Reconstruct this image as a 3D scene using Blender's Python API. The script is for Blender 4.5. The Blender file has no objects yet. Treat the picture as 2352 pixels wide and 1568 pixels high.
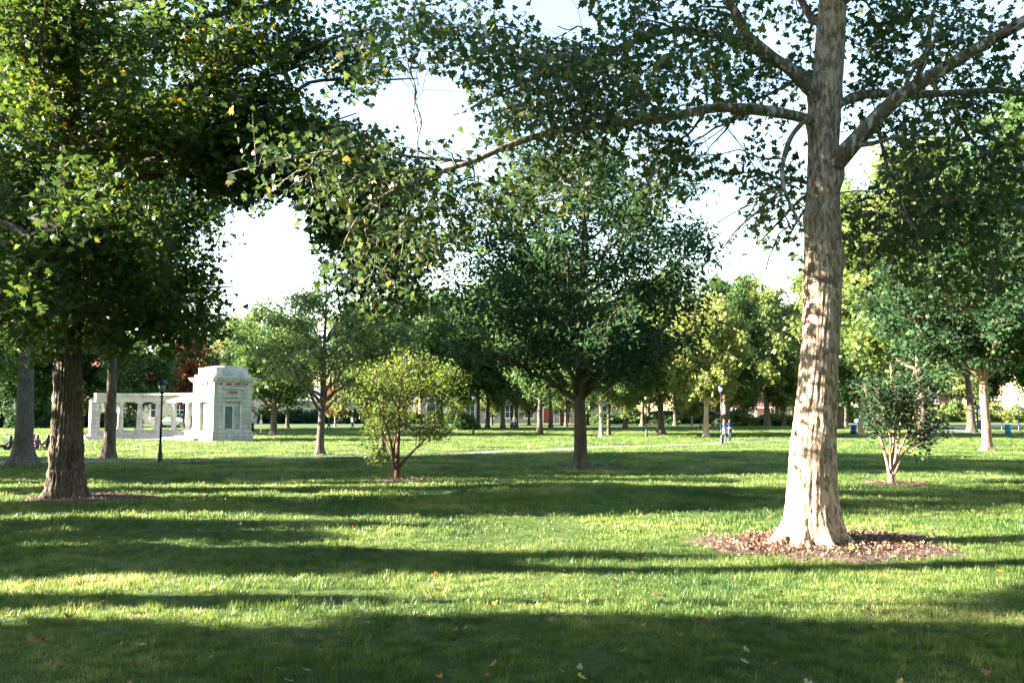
import bpy, bmesh, math, random
import numpy as np
from mathutils import Vector, Matrix

scene = bpy.context.scene
C = scene.collection
R = math.radians
random.seed(7)

# ------------------------------------------------------------------ camera
F, CX, CY, HOR, EYE = 2050.0, 1176.0, 784.0, 958.0, 1.9     # photo pixels; eye height in metres
PITCH = math.atan((HOR - CY) / F)
cam = bpy.data.cameras.new('camera')
cam.sensor_width = 36.0
cam.lens = F / 2352.0 * 36.0
cam.clip_start, cam.clip_end = 0.05, 3000
cam_o = bpy.data.objects.new('camera', cam)
C.objects.link(cam_o)
cam_o.location = (0, 0, EYE)
cam_o.rotation_euler = (math.pi / 2 + PITCH, 0, 0)
scene.camera = cam_o

# ------------------------------------------------------------------ light
SUN_EL, SUN_AZ = R(21), R(-92)                       # azimuth from +Y, clockwise; the sun stands to the left
world = bpy.data.worlds.new('World')
scene.world = world
world.use_nodes = True
wn = world.node_tree.nodes
sky = wn.new('ShaderNodeTexSky')
sky.sky_type = 'NISHITA'
sky.sun_disc = False
sky.sun_elevation = SUN_EL
sky.sun_rotation = SUN_AZ
sky.air_density = 1.4
sky.dust_density = 0.3
sky.ozone_density = 1.0
wn['Background'].inputs[1].default_value = 0.05
world.node_tree.links.new(sky.outputs[0], wn['Background'].inputs[0])
sun = bpy.data.lights.new('sun', 'SUN')
sun.energy = 5.0
sun.angle = R(0.53)
sun.color = (1.0, 0.90, 0.73)
sun_o = bpy.data.objects.new('sun', sun)
C.objects.link(sun_o)
to_sun = Vector((math.sin(SUN_AZ) * math.cos(SUN_EL), math.cos(SUN_AZ) * math.cos(SUN_EL), math.sin(SUN_EL)))
sun_o.rotation_euler = (-to_sun).to_track_quat('-Z', 'Y').to_euler()
sun_o.location = to_sun * 60
vs = scene.view_settings
vs.view_transform = 'Standard'
vs.look = 'None'
vs.exposure = 3.55
vs.gamma = 1.0
vs.use_curve_mapping = False
scene.cycles.use_denoising = True
scene.cycles.max_bounces = 8
scene.cycles.diffuse_bounces = 3
scene.cycles.glossy_bounces = 2
scene.cycles.transmission_bounces = 4
scene.cycles.sample_clamp_indirect = 6

# ------------------------------------------------------------------ terrain height and pixel helpers
def gz(x, y):
    """ground height: flat lawn, then a very gentle rise towards the far side of the park"""
    x = np.asarray(x, float); y = np.asarray(y, float)
    t = np.clip((y - 52) / 16, 0, 1)
    rise = 0.008 * (np.clip(y, 52, 330) - 60) * t * t * (3 - 2 * t)
    und = 0.045 * np.sin(x * .21 + 1.3) * np.sin(y * .33 + .4) + 0.03 * np.sin(x * .47 + y * .29) + .02 * np.sin(y * .9 + x * .13)
    return rise + und * np.clip(1.2 - y / 120, 0, 1)

def gzf(x, y): return float(gz(x, y))

SP, CP = math.sin(PITCH), math.cos(PITCH)
def ray(px, py):
    a, b = (px - CX) / F, (CY - py) / F
    return a, CP - b * SP, SP + b * CP
def at(px, py, Y):
    """the point of the pixel's ray at distance Y"""
    a, b, c = ray(px, py)
    k = Y / b
    return Vector((a * k, Y, EYE + c * k))
def ground(px, py):
    a, b, c = ray(px, py)
    lo, hi = 2.0, 900.0
    for i in range(60):
        m = .5 * (lo + hi)
        if EYE + c * m / b > gzf(a * m / b, m): lo = m
        else: hi = m
    return Vector((a * lo / b, lo, gzf(a * lo / b, lo)))
def proj(P):
    P = np.asarray(P, float)
    d = P - np.array([0, 0, EYE])
    fw = d[:, 1] * CP + d[:, 2] * SP
    up = -d[:, 1] * SP + d[:, 2] * CP
    fw = np.where(fw < .1, .1, fw)
    return CX + F * d[:, 0] / fw, CY - F * up / fw, fw

# ------------------------------------------------------------------ numpy value noise
def _hash(i, j, k):
    n = (i * 374761393 + j * 668265263 + k * 2147483647 + 1013904223) & 0xffffffff
    n = ((n ^ (n >> 13)) * 1274126177) & 0xffffffff
    n = (n ^ (n >> 16)) & 0xffffffff
    return n / 4294967295.0
def vnoise(p):
    p = np.asarray(p, float)
    i = np.floor(p).astype(np.int64); f = p - i
    f = f * f * (3 - 2 * f)
    out = 0
    for dx in (0, 1):
        for dy in (0, 1):
            for dz in (0, 1):
                w = (f[..., 0] if dx else 1 - f[..., 0]) * (f[..., 1] if dy else 1 - f[..., 1]) * (f[..., 2] if dz else 1 - f[..., 2])
                out = out + w * _hash(i[..., 0] + dx, i[..., 1] + dy, i[..., 2] + dz)
    return out
def fbm(p, o=3):
    s, a, t = 0, .5, 0
    for k in range(o):
        s = s + a * vnoise(np.asarray(p) * 2 ** k + 17.3 * k); t += a; a *= .5
    return s / t

# ------------------------------------------------------------------ materials
def mat(name):
    m = bpy.data.materials.new(name)
    m.use_nodes = True
    nt = m.node_tree
    for n in list(nt.nodes): nt.nodes.remove(n)
    out = nt.nodes.new('ShaderNodeOutputMaterial')
    return m, nt, out
def N(nt, typ, **kw):
    n = nt.nodes.new(typ)
    for k, v in kw.items():
        if k.startswith('i_'): n.inputs[k[2:].replace('_', ' ')].default_value = v
        else: setattr(n, k, v)
    return n
def ramp(nt, stops, fac=None, interp='LINEAR'):
    r = nt.nodes.new('ShaderNodeValToRGB')
    cr = r.color_ramp
    cr.interpolation = interp
    while len(cr.elements) < len(stops): cr.elements.new(.5)
    for e, (p, c) in zip(cr.elements, stops):
        e.position = p; e.color = (*c, 1)
    if fac is not None: nt.links.new(fac, r.inputs[0])
    return r
def noise_node(nt, scale, detail=4, rough=.55, vec=None, dist=0):
    n = N(nt, 'ShaderNodeTexNoise'); n.inputs['Scale'].default_value = scale
    n.inputs['Detail'].default_value = detail; n.inputs['Roughness'].default_value = rough
    n.inputs['Distortion'].default_value = dist
    if vec is not None: nt.links.new(vec, n.inputs['Vector'])
    return n

def leaf_mat(name, stops, transl=.42, rough=.45, spec=.35, boost=1.6):
    m, nt, out = mat(name)
    at_ = N(nt, 'ShaderNodeAttribute', attribute_name='tint')
    r = ramp(nt, stops, at_.outputs['Fac'])
    p = N(nt, 'ShaderNodeBsdfPrincipled'); p.inputs['Roughness'].default_value = rough
    p.inputs['Specular IOR Level'].default_value = spec
    t = N(nt, 'ShaderNodeBsdfTranslucent')
    hs = N(nt, 'ShaderNodeHueSaturation'); hs.inputs['Value'].default_value = boost; hs.inputs['Saturation'].default_value = 1.15
    hs.inputs['Hue'].default_value = .475
    mx = N(nt, 'ShaderNodeMixShader'); mx.inputs[0].default_value = transl
    nt.links.new(r.outputs[0], p.inputs['Base Color']); nt.links.new(r.outputs[0], hs.inputs['Color'])
    nt.links.new(hs.outputs[0], t.inputs['Color'])
    nt.links.new(p.outputs[0], mx.inputs[1]); nt.links.new(t.outputs[0], mx.inputs[2])
    nt.links.new(mx.outputs[0], out.inputs[0])
    return m

def bark_mat(name, c1, c2, c3, sx=9, sz=1.6, bump=.6, dist=.05, rough=.9):
    m, nt, out = mat(name)
    tc = N(nt, 'ShaderNodeTexCoord')
    mp = N(nt, 'ShaderNodeMapping'); mp.inputs['Scale'].default_value = (sx, sx, sz)
    nt.links.new(tc.outputs['Object'], mp.inputs[0])
    n1 = noise_node(nt, 1.0, 6, .62, mp.outputs[0], .4)
    n2 = noise_node(nt, 1.3, 3, .5, tc.outputs['Object'])
    r = ramp(nt, [(.30, c1), (.5, c2), (.72, c3)], n1.outputs[0])
    r2 = ramp(nt, [(.3, (.7, .7, .7)), (.7, (1.15, 1.12, 1.08))], n2.outputs[0])
    mx = N(nt, 'ShaderNodeMix', data_type='RGBA', blend_type='MULTIPLY'); mx.inputs[0].default_value = 1
    nt.links.new(r.outputs[0], mx.inputs[6]); nt.links.new(r2.outputs[0], mx.inputs[7])
    b = N(nt, 'ShaderNodeBump'); b.inputs['Strength'].default_value = bump; b.inputs['Distance'].default_value = dist
    nt.links.new(n1.outputs[0], b.inputs['Height'])
    p = N(nt, 'ShaderNodeBsdfPrincipled'); p.inputs['Roughness'].default_value = rough
    p.inputs['Specular IOR Level'].default_value = .2
    nt.links.new(mx.outputs[2], p.inputs['Base Color']); nt.links.new(b.outputs[0], p.inputs['Normal'])
    nt.links.new(p.outputs[0], out.inputs[0])
    return m

def sycamore_mat(name, cream, tan, olive, k=1.0, thr=(.40, .47, .56, .62)):
    """flaking plates: pale inner bark where older tan and olive plates have come off"""
    m, nt, out = mat(name)
    tc = N(nt, 'ShaderNodeTexCoord')
    mp = N(nt, 'ShaderNodeMapping'); mp.inputs['Scale'].default_value = (24 * k, 24 * k, 8.5 * k)
    nt.links.new(tc.outputs['Object'], mp.inputs[0])
    nd = noise_node(nt, 1.6, 4, .6, mp.outputs[0], .6)
    vo = N(nt, 'ShaderNodeTexVoronoi'); vo.inputs['Scale'].default_value = 1.0
    ad = N(nt, 'ShaderNodeMix', data_type='RGBA', blend_type='ADD'); ad.inputs[0].default_value = .9
    nt.links.new(mp.outputs[0], ad.inputs[6]); nt.links.new(nd.outputs['Color'], ad.inputs[7])
    nt.links.new(ad.outputs[2], vo.inputs['Vector'])
    sep = N(nt, 'ShaderNodeSeparateColor'); nt.links.new(vo.outputs['Color'], sep.inputs[0])
    big = noise_node(nt, .42, 5, .62, mp.outputs[0])
    a1 = N(nt, 'ShaderNodeMath', operation='MULTIPLY_ADD'); a1.inputs[1].default_value = .40
    nt.links.new(sep.outputs[0], a1.inputs[0]); 
    a2 = N(nt, 'ShaderNodeMath', operation='MULTIPLY'); a2.inputs[1].default_value = .62
    nt.links.new(big.outputs[0], a2.inputs[0]); nt.links.new(a2.outputs[0], a1.inputs[2])
    r = ramp(nt, [(thr[0], olive), (thr[1], tan), (thr[2], tan), (thr[3], cream)], a1.outputs[0])
    fine = noise_node(nt, 38, 5, .6, tc.outputs['Object'])
    fr = ramp(nt, [(.3, (.72, .70, .68)), (.62, (1.08, 1.06, 1.04))], fine.outputs[0])
    mx = N(nt, 'ShaderNodeMix', data_type='RGBA', blend_type='MULTIPLY'); mx.inputs[0].default_value = 1
    nt.links.new(r.outputs[0], mx.inputs[6]); nt.links.new(fr.outputs[0], mx.inputs[7])
    inv = N(nt, 'ShaderNodeMath', operation='MULTIPLY_ADD'); inv.inputs[1].default_value = -1.0
    nt.links.new(a1.outputs[0], inv.inputs[0]); nt.links.new(fine.outputs[0], inv.inputs[2])
    b = N(nt, 'ShaderNodeBump'); b.inputs['Strength'].default_value = .75; b.inputs['Distance'].default_value = .028
    nt.links.new(inv.outputs[0], b.inputs['Height'])
    p = N(nt, 'ShaderNodeBsdfPrincipled'); p.inputs['Roughness'].default_value = .85
    p.inputs['Specular IOR Level'].default_value = .2
    nt.links.new(mx.outputs[2], p.inputs['Base Color']); nt.links.new(b.outputs[0], p.inputs['Normal'])
    nt.links.new(p.outputs[0], out.inputs[0])
    return m

def plain(name, col, rough=.6, metal=0.0, var=.12, scale=6, bump=0.0, spec=.4):
    m, nt, out = mat(name)
    tc = N(nt, 'ShaderNodeTexCoord')
    n = noise_node(nt, scale, 4, .55, tc.outputs['Object'])
    lo = tuple(c * (1 - var) for c in col); hi = tuple(min(1, c * (1 + var)) for c in col)
    r = ramp(nt, [(.3, lo), (.7, hi)], n.outputs[0])
    p = N(nt, 'ShaderNodeBsdfPrincipled'); p.inputs['Roughness'].default_value = rough
    p.inputs['Metallic'].default_value = metal; p.inputs['Specular IOR Level'].default_value = spec
    nt.links.new(r.outputs[0], p.inputs['Base Color'])
    if bump:
        b = N(nt, 'ShaderNodeBump'); b.inputs['Strength'].default_value = bump; b.inputs['Distance'].default_value = .03
        nt.links.new(n.outputs[0], b.inputs['Height']); nt.links.new(b.outputs[0], p.inputs['Normal'])
    nt.links.new(p.outputs[0], out.inputs[0])
    return m

def stone_mat(name, col, mortar, w, h, msize=.012, var=.1):
    m, nt, out = mat(name)
    tc = N(nt, 'ShaderNodeTexCoord')
    mp = N(nt, 'ShaderNodeMapping'); mp.inputs['Rotation'].default_value = (R(90), 0, 0)
    nt.links.new(tc.outputs['Object'], mp.inputs[0])
    br = N(nt, 'ShaderNodeTexBrick')
    br.inputs['Scale'].default_value = 1; br.inputs['Brick Width'].default_value = w; br.inputs['Row Height'].default_value = h
    br.inputs['Mortar Size'].default_value = msize
    br.inputs['Color1'].default_value = (*[c * (1 - var) for c in col], 1); br.inputs['Color2'].default_value = (*[c * (1 + var) for c in col], 1)
    br.inputs['Mortar'].default_value = (*mortar, 1)
    nt.links.new(mp.outputs[0], br.inputs['Vector'])
    ms = N(nt, 'ShaderNodeMapping'); ms.inputs['Scale'].default_value = (3.2, 3.2, .55)
    nt.links.new(tc.outputs['Object'], ms.inputs[0])
    n = noise_node(nt, 1.0, 6, .65, ms.outputs[0])
    r = ramp(nt, [(.32, (.62, .60, .58)), (.62, (1.06, 1.05, 1.04))], n.outputs[0])
    mx = N(nt, 'ShaderNodeMix', data_type='RGBA', blend_type='MULTIPLY'); mx.inputs[0].default_value = 1
    nt.links.new(br.outputs[0], mx.inputs[6]); nt.links.new(r.outputs[0], mx.inputs[7])
    p = N(nt, 'ShaderNodeBsdfPrincipled'); p.inputs['Roughness'].default_value = .85
    nt.links.new(mx.outputs[2], p.inputs['Base Color'])
    nt.links.new(p.outputs[0], out.inputs[0])
    return m

def grass_blade_mat():
    m, nt, out = mat('grass_blades')
    g = N(nt, 'ShaderNodeNewGeometry')
    n1 = noise_node(nt, .35, 4, .6, g.outputs['Position'])
    n2 = noise_node(nt, 5.0, 3, .6, g.outputs['Position'])
    a = N(nt, 'ShaderNodeMath', operation='MULTIPLY_ADD'); a.inputs[1].default_value = .85
    h = N(nt, 'ShaderNodeMath', operation='MULTIPLY_ADD'); h.inputs[1].default_value = .5; h.inputs[2].default_value = -.17
    nt.links.new(n2.outputs[0], h.inputs[0]); nt.links.new(n1.outputs[0], a.inputs[0]); nt.links.new(h.outputs[0], a.inputs[2])
    r = ramp(nt, [(.34, (.026, .070, .015)), (.46, (.066, .125, .024)), (.56, (.130, .190, .040)), (.68, (.26, .27, .09))], a.outputs[0])
    p = N(nt, 'ShaderNodeBsdfPrincipled'); p.inputs['Roughness'].default_value = .45; p.inputs['Specular IOR Level'].default_value = .4
    t = N(nt, 'ShaderNodeBsdfTranslucent')
    hs = N(nt, 'ShaderNodeHueSaturation'); hs.inputs['Value'].default_value = 1.4; hs.inputs['Hue'].default_value = .485
    mx = N(nt, 'ShaderNodeMixShader'); mx.inputs[0].default_value = .4
    nt.links.new(r.outputs[0], p.inputs['Base Color']); nt.links.new(r.outputs[0], hs.inputs['Color']); nt.links.new(hs.outputs[0], t.inputs['Color'])
    nt.links.new(p.outputs[0], mx.inputs[1]); nt.links.new(t.outputs[0], mx.inputs[2]); nt.links.new(mx.outputs[0], out.inputs[0])
    return m

def lawn_mat():
    m, nt, out = mat('lawn_soil_and_turf')
    g = N(nt, 'ShaderNodeNewGeometry')
    n1 = noise_node(nt, .3, 5, .6, g.outputs['Position'])
    n2 = noise_node(nt, 14, 5, .7, g.outputs['Position'])
    a = N(nt, 'ShaderNodeMath', operation='MULTIPLY_ADD'); a.inputs[1].default_value = .5
    h = N(nt, 'ShaderNodeMath', operation='MULTIPLY'); h.inputs[1].default_value = .5
    nt.links.new(n2.outputs[0], h.inputs[0]); nt.links.new(n1.outputs[0], a.inputs[0]); nt.links.new(h.outputs[0], a.inputs[2])
    r = ramp(nt, [(.33, (.030, .048, .014)), (.48, (.064, .105, .024)), (.62, (.110, .155, .040))], a.outputs[0])
    b = N(nt, 'ShaderNodeBump'); b.inputs['Strength'].default_value = 1; b.inputs['Distance'].default_value = .12
    nt.links.new(n2.outputs[0], b.inputs['Height'])
    p = N(nt, 'ShaderNodeBsdfPrincipled'); p.inputs['Roughness'].default_value = .8; p.inputs['Specular IOR Level'].default_value = .15
    nt.links.new(r.outputs[0], p.inputs['Base Color']); nt.links.new(b.outputs[0], p.inputs['Normal'])
    nt.links.new(p.outputs[0], out.inputs[0])
    return m

M = {}
M['blade'] = grass_blade_mat()
M['lawn'] = lawn_mat()
M['syc_trunk'] = sycamore_mat('sycamore_bark', (.45, .365, .29), (.31, .24, .18), (.165, .128, .096))
M['syc_limb'] = sycamore_mat('sycamore_limb_bark', (.44, .41, .36), (.15, .12, .09), (.10, .085, .065), 1.0, (.36, .42, .60, .66))
M['maple_bark'] = bark_mat('maple_bark', (.036, .030, .026), (.108, .090, .074), (.27, .235, .20), 24, 5.5, 1.0, .06)
M['grey_bark'] = bark_mat('grey_bark', (.05, .048, .046), (.10, .095, .09), (.17, .155, .14), 22, 6, .5, .03)
M['oak_bark'] = bark_mat('oak_bark', (.045, .04, .034), (.10, .085, .07), (.17, .148, .125), 26, 6, .9, .05)
M['tan_bark'] = bark_mat('tan_bark', (.22, .16, .12), (.38, .29, .22), (.50, .40, .31), 9, 2.5, .4, .02)
M['red_bark'] = bark_mat('cinnamon_bark', (.035, .02, .016), (.08, .043, .031), (.15, .085, .062), 20, 5, .5, .02)
M['pale_bark'] = bark_mat('pale_bark', (.20, .18, .15), (.34, .30, .25), (.48, .43, .36), 9, 2.2, .4, .02)
M['pink_bark'] = bark_mat('pinkish_bark', (.13, .085, .065), (.26, .18, .14), (.42, .31, .25), 22, 4, .4, .02)
G_DARK = [(.0, (.015, .040, .019)), (.5, (.028, .064, .026)), (.9, (.052, .098, .030)), (1, (.11, .14, .03))]
G_MAPLE = [(.0, (.022, .048, .016)), (.5, (.043, .080, .020)), (.86, (.082, .125, .025)), (.95, (.17, .18, .03)), (1, (.36, .22, .05))]
G_SYC = [(.0, (.024, .048, .020)), (.5, (.043, .077, .026)), (.82, (.075, .110, .032)), (.93, (.17, .175, .045)), (1, (.28, .20, .06))]
G_MID = [(.0, (.030, .070, .026)), (.5, (.058, .112, .034)), (.9, (.105, .158, .044)), (1, (.20, .22, .06))]
G_LIGHT = [(.0, (.072, .118, .036)), (.5, (.13, .180, .054)), (.9, (.20, .235, .080)), (1, (.30, .29, .11))]
G_YEL = [(.0, (.11, .15, .045)), (.5, (.18, .22, .07)), (.9, (.26, .28, .10)), (1, (.36, .32, .14))]
G_RUST = [(.0, (.10, .05, .025)), (.5, (.17, .08, .035)), (1, (.26, .14, .06))]
M['lf_maple'] = leaf_mat('maple_leaves', G_MAPLE)
M['lf_syc'] = leaf_mat('sycamore_leaves', G_SYC)
M['lf_dark'] = leaf_mat('dark_leaves', G_DARK, .32, .6, .18)
M['lf_mid'] = leaf_mat('green_leaves', G_MID)
M['lf_light'] = leaf_mat('light_leaves', G_LIGHT)
M['lf_fresh'] = leaf_mat('fresh_green_leaves', [(.0, (.06, .105, .024)), (.5, (.105, .155, .036)), (.9, (.165, .205, .055)), (1, (.28, .26, .08))])
M['lf_yel'] = leaf_mat('yellow_green_leaves', G_YEL)
M['lf_rust'] = leaf_mat('rust_leaves', G_RUST)
M['limestone'] = stone_mat('limestone_blocks', (.39, .37, .355), (.22, .21, .20), .95, .33, .018, .12)
M['limestone_plain'] = plain('limestone', (.40, .38, .365), .85, var=.28, scale=1.6, bump=.1)
M['step_stone'] = plain('step_stone', (.36, .32, .31), .85, var=.2, scale=2)
M['brown_panel'] = plain('brown_marble', (.22, .075, .06), .4)
M['bronze'] = plain('green_bronze', (.045, .085, .10), .45, .5, .3, 3)
M['asphalt'] = plain('path_paving', (.125, .11, .105), .9, var=.15, scale=3, bump=.2)
M['asphalt_dark'] = plain('dark_paving', (.085, .08, .085), .9, var=.15, scale=1.5, bump=.2)
M['black_metal'] = plain('black_metal', (.018, .020, .022), .4, .3, .2, 4)
M['lamp_glass'] = plain('frosted_glass', (.72, .74, .76), .25, 0, .04)
M['dark_glass'] = plain('dark_lamp_glass', (.16, .19, .21), .15, 0, .1, spec=.6)  # dark bluish glass of the lantern by the colonnade
M['soil'] = plain('mulch_soil', (.07, .047, .035), .95, var=.45, scale=16, bump=.8)
M['blue_plastic'] = plain('blue_plastic', (.02, .19, .42), .35, 0, .06)
M['navy_plastic'] = plain('navy_plastic', (.018, .030, .17), .35, 0, .06)
M['white_paint'] = plain('white_paint', (.78, .78, .76), .5, 0, .05)
M['red_brick'] = stone_mat('red_brick', (.30, .12, .08), (.36, .32, .28), .24, .08, .008, .2)
M['pink_stone'] = stone_mat('pinkish_sandstone', (.46, .34, .27), (.34, .29, .25), .8, .3, .012, .14)
M['cream_stone'] = stone_mat('cream_stone', (.58, .49, .38), (.42, .37, .3), .9, .35, .012, .08)
M['roof_tile'] = plain('roof_tile', (.20, .075, .05), .8, 0, .2, 8)
M['grey_roof'] = plain('grey_roof', (.16, .16, .17), .8, 0, .2, 3)
M['window_glass'] = plain('window_glass', (.03, .04, .05), .08, 0, .2, 2, spec=.8)
M['door_red'] = plain('red_door', (.24, .05, .035), .5)
M['sign_red'] = plain('red_panel', (.50, .06, .05), .5)
M['sign_green'] = plain('green_panel', (.03, .30, .12), .5)
M['car_white'] = plain('white_car_paint', (.68, .70, .72), .2, 0, .03, 2, spec=.6)
M['car_blue'] = plain('blue_car_paint', (.10, .17, .30), .2, .2, .03, 2, spec=.6)
M['tyre'] = plain('tyre_rubber', (.02, .02, .02), .8)
M['chrome'] = plain('bright_metal', (.5, .5, .5), .25, .9, .05)
M['wood'] = plain('bench_wood', (.42, .36, .30), .7, 0, .2, 10)
M['skin'] = plain('skin', (.52, .31, .22), .5, 0, .05)
M['navy_cloth'] = plain('navy_cloth', (.028, .040, .085), .85)
M['blue_cloth'] = plain('blue_cloth', (.06, .11, .30), .85)
M['dark_cloth'] = plain('dark_cloth', (.020, .021, .028), .85)
M['denim'] = plain('denim', (.05, .075, .13), .85)
M['tan_cloth'] = plain('tan_cloth', (.42, .28, .20), .85)
M['pink_cloth'] = plain('pink_cloth', (.60, .10, .16), .85)
M['white_cloth'] = plain('white_cloth', (.72, .70, .68), .85)
M['purple_cloth'] = plain('purple_cloth', (.11, .06, .20), .85)
M['hair_brown'] = plain('brown_hair', (.09, .045, .025), .6)
M['hair_dark'] = plain('dark_hair', (.015, .012, .011), .6)
M['hair_red'] = plain('auburn_hair', (.28, .11, .04), .6)
M['dl_brown'] = leaf_mat('dry_brown_leaf', [(0, (.20, .10, .05)), (1, (.34, .19, .10))], .2)
M['dl_orange'] = leaf_mat('orange_leaf', [(0, (.42, .13, .03)), (1, (.55, .24, .05))], .3)
M['dl_pale'] = leaf_mat('pale_leaf', [(0, (.28, .22, .14)), (1, (.42, .36, .26))], .2)
M['dl_red'] = leaf_mat('red_leaf', [(0, (.33, .05, .035)), (1, (.45, .10, .05))], .2)
M['dl_yellow'] = leaf_mat('yellow_leaf', [(0, (.48, .36, .05)), (1, (.60, .48, .10))], .3)
M['litter'] = leaf_mat('bark_and_leaf_litter', [(0, (.045, .028, .02)), (.4, (.14, .08, .05)), (.8, (.25, .15, .095)), (1, (.42, .30, .21))], .05)

# ------------------------------------------------------------------ mesh helpers
def tag(o, label, cat, group=None):
    o['label'] = label; o['category'] = cat
    if group: o['group'] = group
    return o
def empty(name, loc=(0, 0, 0), rz=0.0):
    o = bpy.data.objects.new(name, None)
    C.objects.link(o); o.location = loc; o.rotation_euler = (0, 0, rz)
    o.empty_display_size = .2
    return o
def link(name, me, parent=None, m=None):
    o = bpy.data.objects.new(name, me)
    C.objects.link(o)
    if m is not None and not me.materials: me.materials.append(m)
    if parent is not None: o.parent = parent
    return o

class MB:
    def __init__(s): s.v = []; s.f = []; s.n = 0
    def add(s, v, f):
        v = np.asarray(v, float).reshape(-1, 3)
        s.v.append(v); s.f += [tuple(i + s.n for i in q) for q in f]; s.n += len(v)
        return s
    def box(s, x0, x1, y0, y1, z0, z1, taper=0.0):
        t = taper
        v = [(x0, y0, z0), (x1, y0, z0), (x1, y1, z0), (x0, y1, z0), (x0 + t, y0 + t, z1), (x1 - t, y0 + t, z1), (x1 - t, y1 - t, z1), (x0 + t, y1 - t, z1)]
        return s.add(v, [(3, 2, 1, 0), (4, 5, 6, 7), (0, 1, 5, 4), (1, 2, 6, 5), (2, 3, 7, 6), (3, 0, 4, 7)])
    def lathe(s, prof, c=(0, 0, 0), n=16, caps=True):
        a = np.arange(n) * 2 * math.pi / n
        v = np.concatenate([np.stack([c[0] + r * np.cos(a), c[1] + r * np.sin(a), np.full(n, c[2] + z)], 1) for r, z in prof])
        f = []
        for k in range(len(prof) - 1):
            for i in range(n):
                j = (i + 1) % n
                f.append((k * n + i, k * n + j, (k + 1) * n + j, (k + 1) * n + i))
        if caps: f += [tuple(range(n))[::-1], tuple(range((len(prof) - 1) * n, len(prof) * n))]
        return s.add(v, f)
    def tube(s, P, rad, n=6, caps=True):
        P = np.asarray(P, float); k = len(P)
        rad = np.broadcast_to(np.asarray(rad, float), (k,))
        T = np.gradient(P, axis=0); T /= np.linalg.norm(T, axis=1)[:, None] + 1e-9
        ref = np.array([0, 0, 1.0]) if abs(T[0, 2]) < .9 else np.array([1.0, 0, 0])
        A = np.cross(T, ref); A /= np.linalg.norm(A, axis=1)[:, None] + 1e-9
        B = np.cross(T, A)
        a = np.arange(n) * 2 * math.pi / n
        V = P[:, None, :] + rad[:, None, None] * (np.cos(a)[None, :, None] * A[:, None, :] + np.sin(a)[None, :, None] * B[:, None, :])
        f = []
        for q in range(k - 1):
            for i in range(n):
                j = (i + 1) % n
                f.append((q * n + i, q * n + j, (q + 1) * n + j, (q + 1) * n + i))
        if caps: f += [tuple(range(n)), tuple(range((k - 1) * n, k * n))[::-1]]
        return s.add(V.reshape(-1, 3), f)
    def arc(s, r0, r1, z0, z1, a0, a1, n=24):
        """block bent on a circle round the origin; angle from +y towards +x"""
        a = np.linspace(a0, a1, n + 1)
        v = []
        for t in a:
            sx, cy = math.sin(t), math.cos(t)
            v += [(r0 * sx, r0 * cy, z0), (r1 * sx, r1 * cy, z0), (r1 * sx, r1 * cy, z1), (r0 * sx, r0 * cy, z1)]
        f = []
        for k in range(n):
            b, c = 4 * k, 4 * k + 4
            for i in range(4):
                j = (i + 1) % 4
                f.append((b + i, b + j, c + j, c + i))
        f += [(3, 2, 1, 0), (4 * n, 4 * n + 1, 4 * n + 2, 4 * n + 3)]
        return s.add(v, f)
    def mesh(s, name, m=None, smooth=False):
        me = bpy.data.meshes.new(name)
        v = np.concatenate(s.v) if s.v else np.zeros((0, 3))
        me.from_pydata(v.tolist(), [], s.f)
        if smooth: me.polygons.foreach_set('use_smooth', np.ones(len(me.polygons), bool))
        if m is not None: me.materials.append(m)
        me.update()
        bm = bmesh.new(); bm.from_mesh(me); bmesh.ops.recalc_face_normals(bm, faces=bm.faces); bm.to_mesh(me); bm.free()
        return me
    def obj(s, name, m, parent=None, smooth=False, bevel=0):
        o = link(name, s.mesh(name, m, smooth), parent)
        if bevel:
            b = o.modifiers.new('bevel', 'BEVEL'); b.width = bevel; b.segments = 2; b.limit_method = 'ANGLE'
        return o

def fast_mesh(name, V, T, m, tint=None, smooth=False):
    """triangle mesh straight from arrays"""
    me = bpy.data.meshes.new(name)
    nv, nf = len(V), len(T)
    me.vertices.add(nv); me.vertices.foreach_set('co', np.ascontiguousarray(V, np.float32).ravel())
    me.loops.add(nf * 3); me.loops.foreach_set('vertex_index', np.ascontiguousarray(T, np.int32).ravel())
    me.polygons.add(nf)
    me.polygons.foreach_set('loop_start', np.arange(0, nf * 3, 3, dtype=np.int32))
    me.polygons.foreach_set('loop_total', np.full(nf, 3, np.int32))
    if smooth: me.polygons.foreach_set('use_smooth', np.ones(nf, bool))
    if tint is not None:
        a = me.attributes.new('tint', 'FLOAT', 'POINT'); a.data.foreach_set('value', np.ascontiguousarray(tint, np.float32))
    me.materials.append(m)
    me.update(calc_edges=True)
    return me

# leaf outlines: x across, y along, z out of the blade
def lobed(pts, dip=.0):
    v = [(0, 0, 0)] + [(x, y, -abs(x) * .22 - dip * max(0, y - .5) ** 2) for x, y in pts]
    f = [(0, i, i + 1) for i in range(1, len(pts))]
    return np.array(v), np.array(f)
_half = [(.30, -.06), (.48, .20), (.27, .30), (.36, .62), (.13, .55)]
LEAF5 = lobed(_half + [(0, 1.0)] + [(-x, y) for x, y in _half[::-1]], .5)
OVATE = (np.array([(0, 0, 0), (.20, .35, -.06), (.16, .68, -.10), (0, 1, -.16), (-.16, .68, -.10), (-.20, .35, -.06), (0, .5, 0.03)]),
         np.array([(0, 1, 6), (1, 2, 6), (2, 3, 6), (3, 4, 6), (4, 5, 6), (5, 0, 6)]))
RHOMB = (np.array([(0, 0, 0), (.36, .5, -.10), (0, 1, -.12), (-.36, .5, -.10)]), np.array([(0, 1, 2), (0, 2, 3)]))
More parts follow.
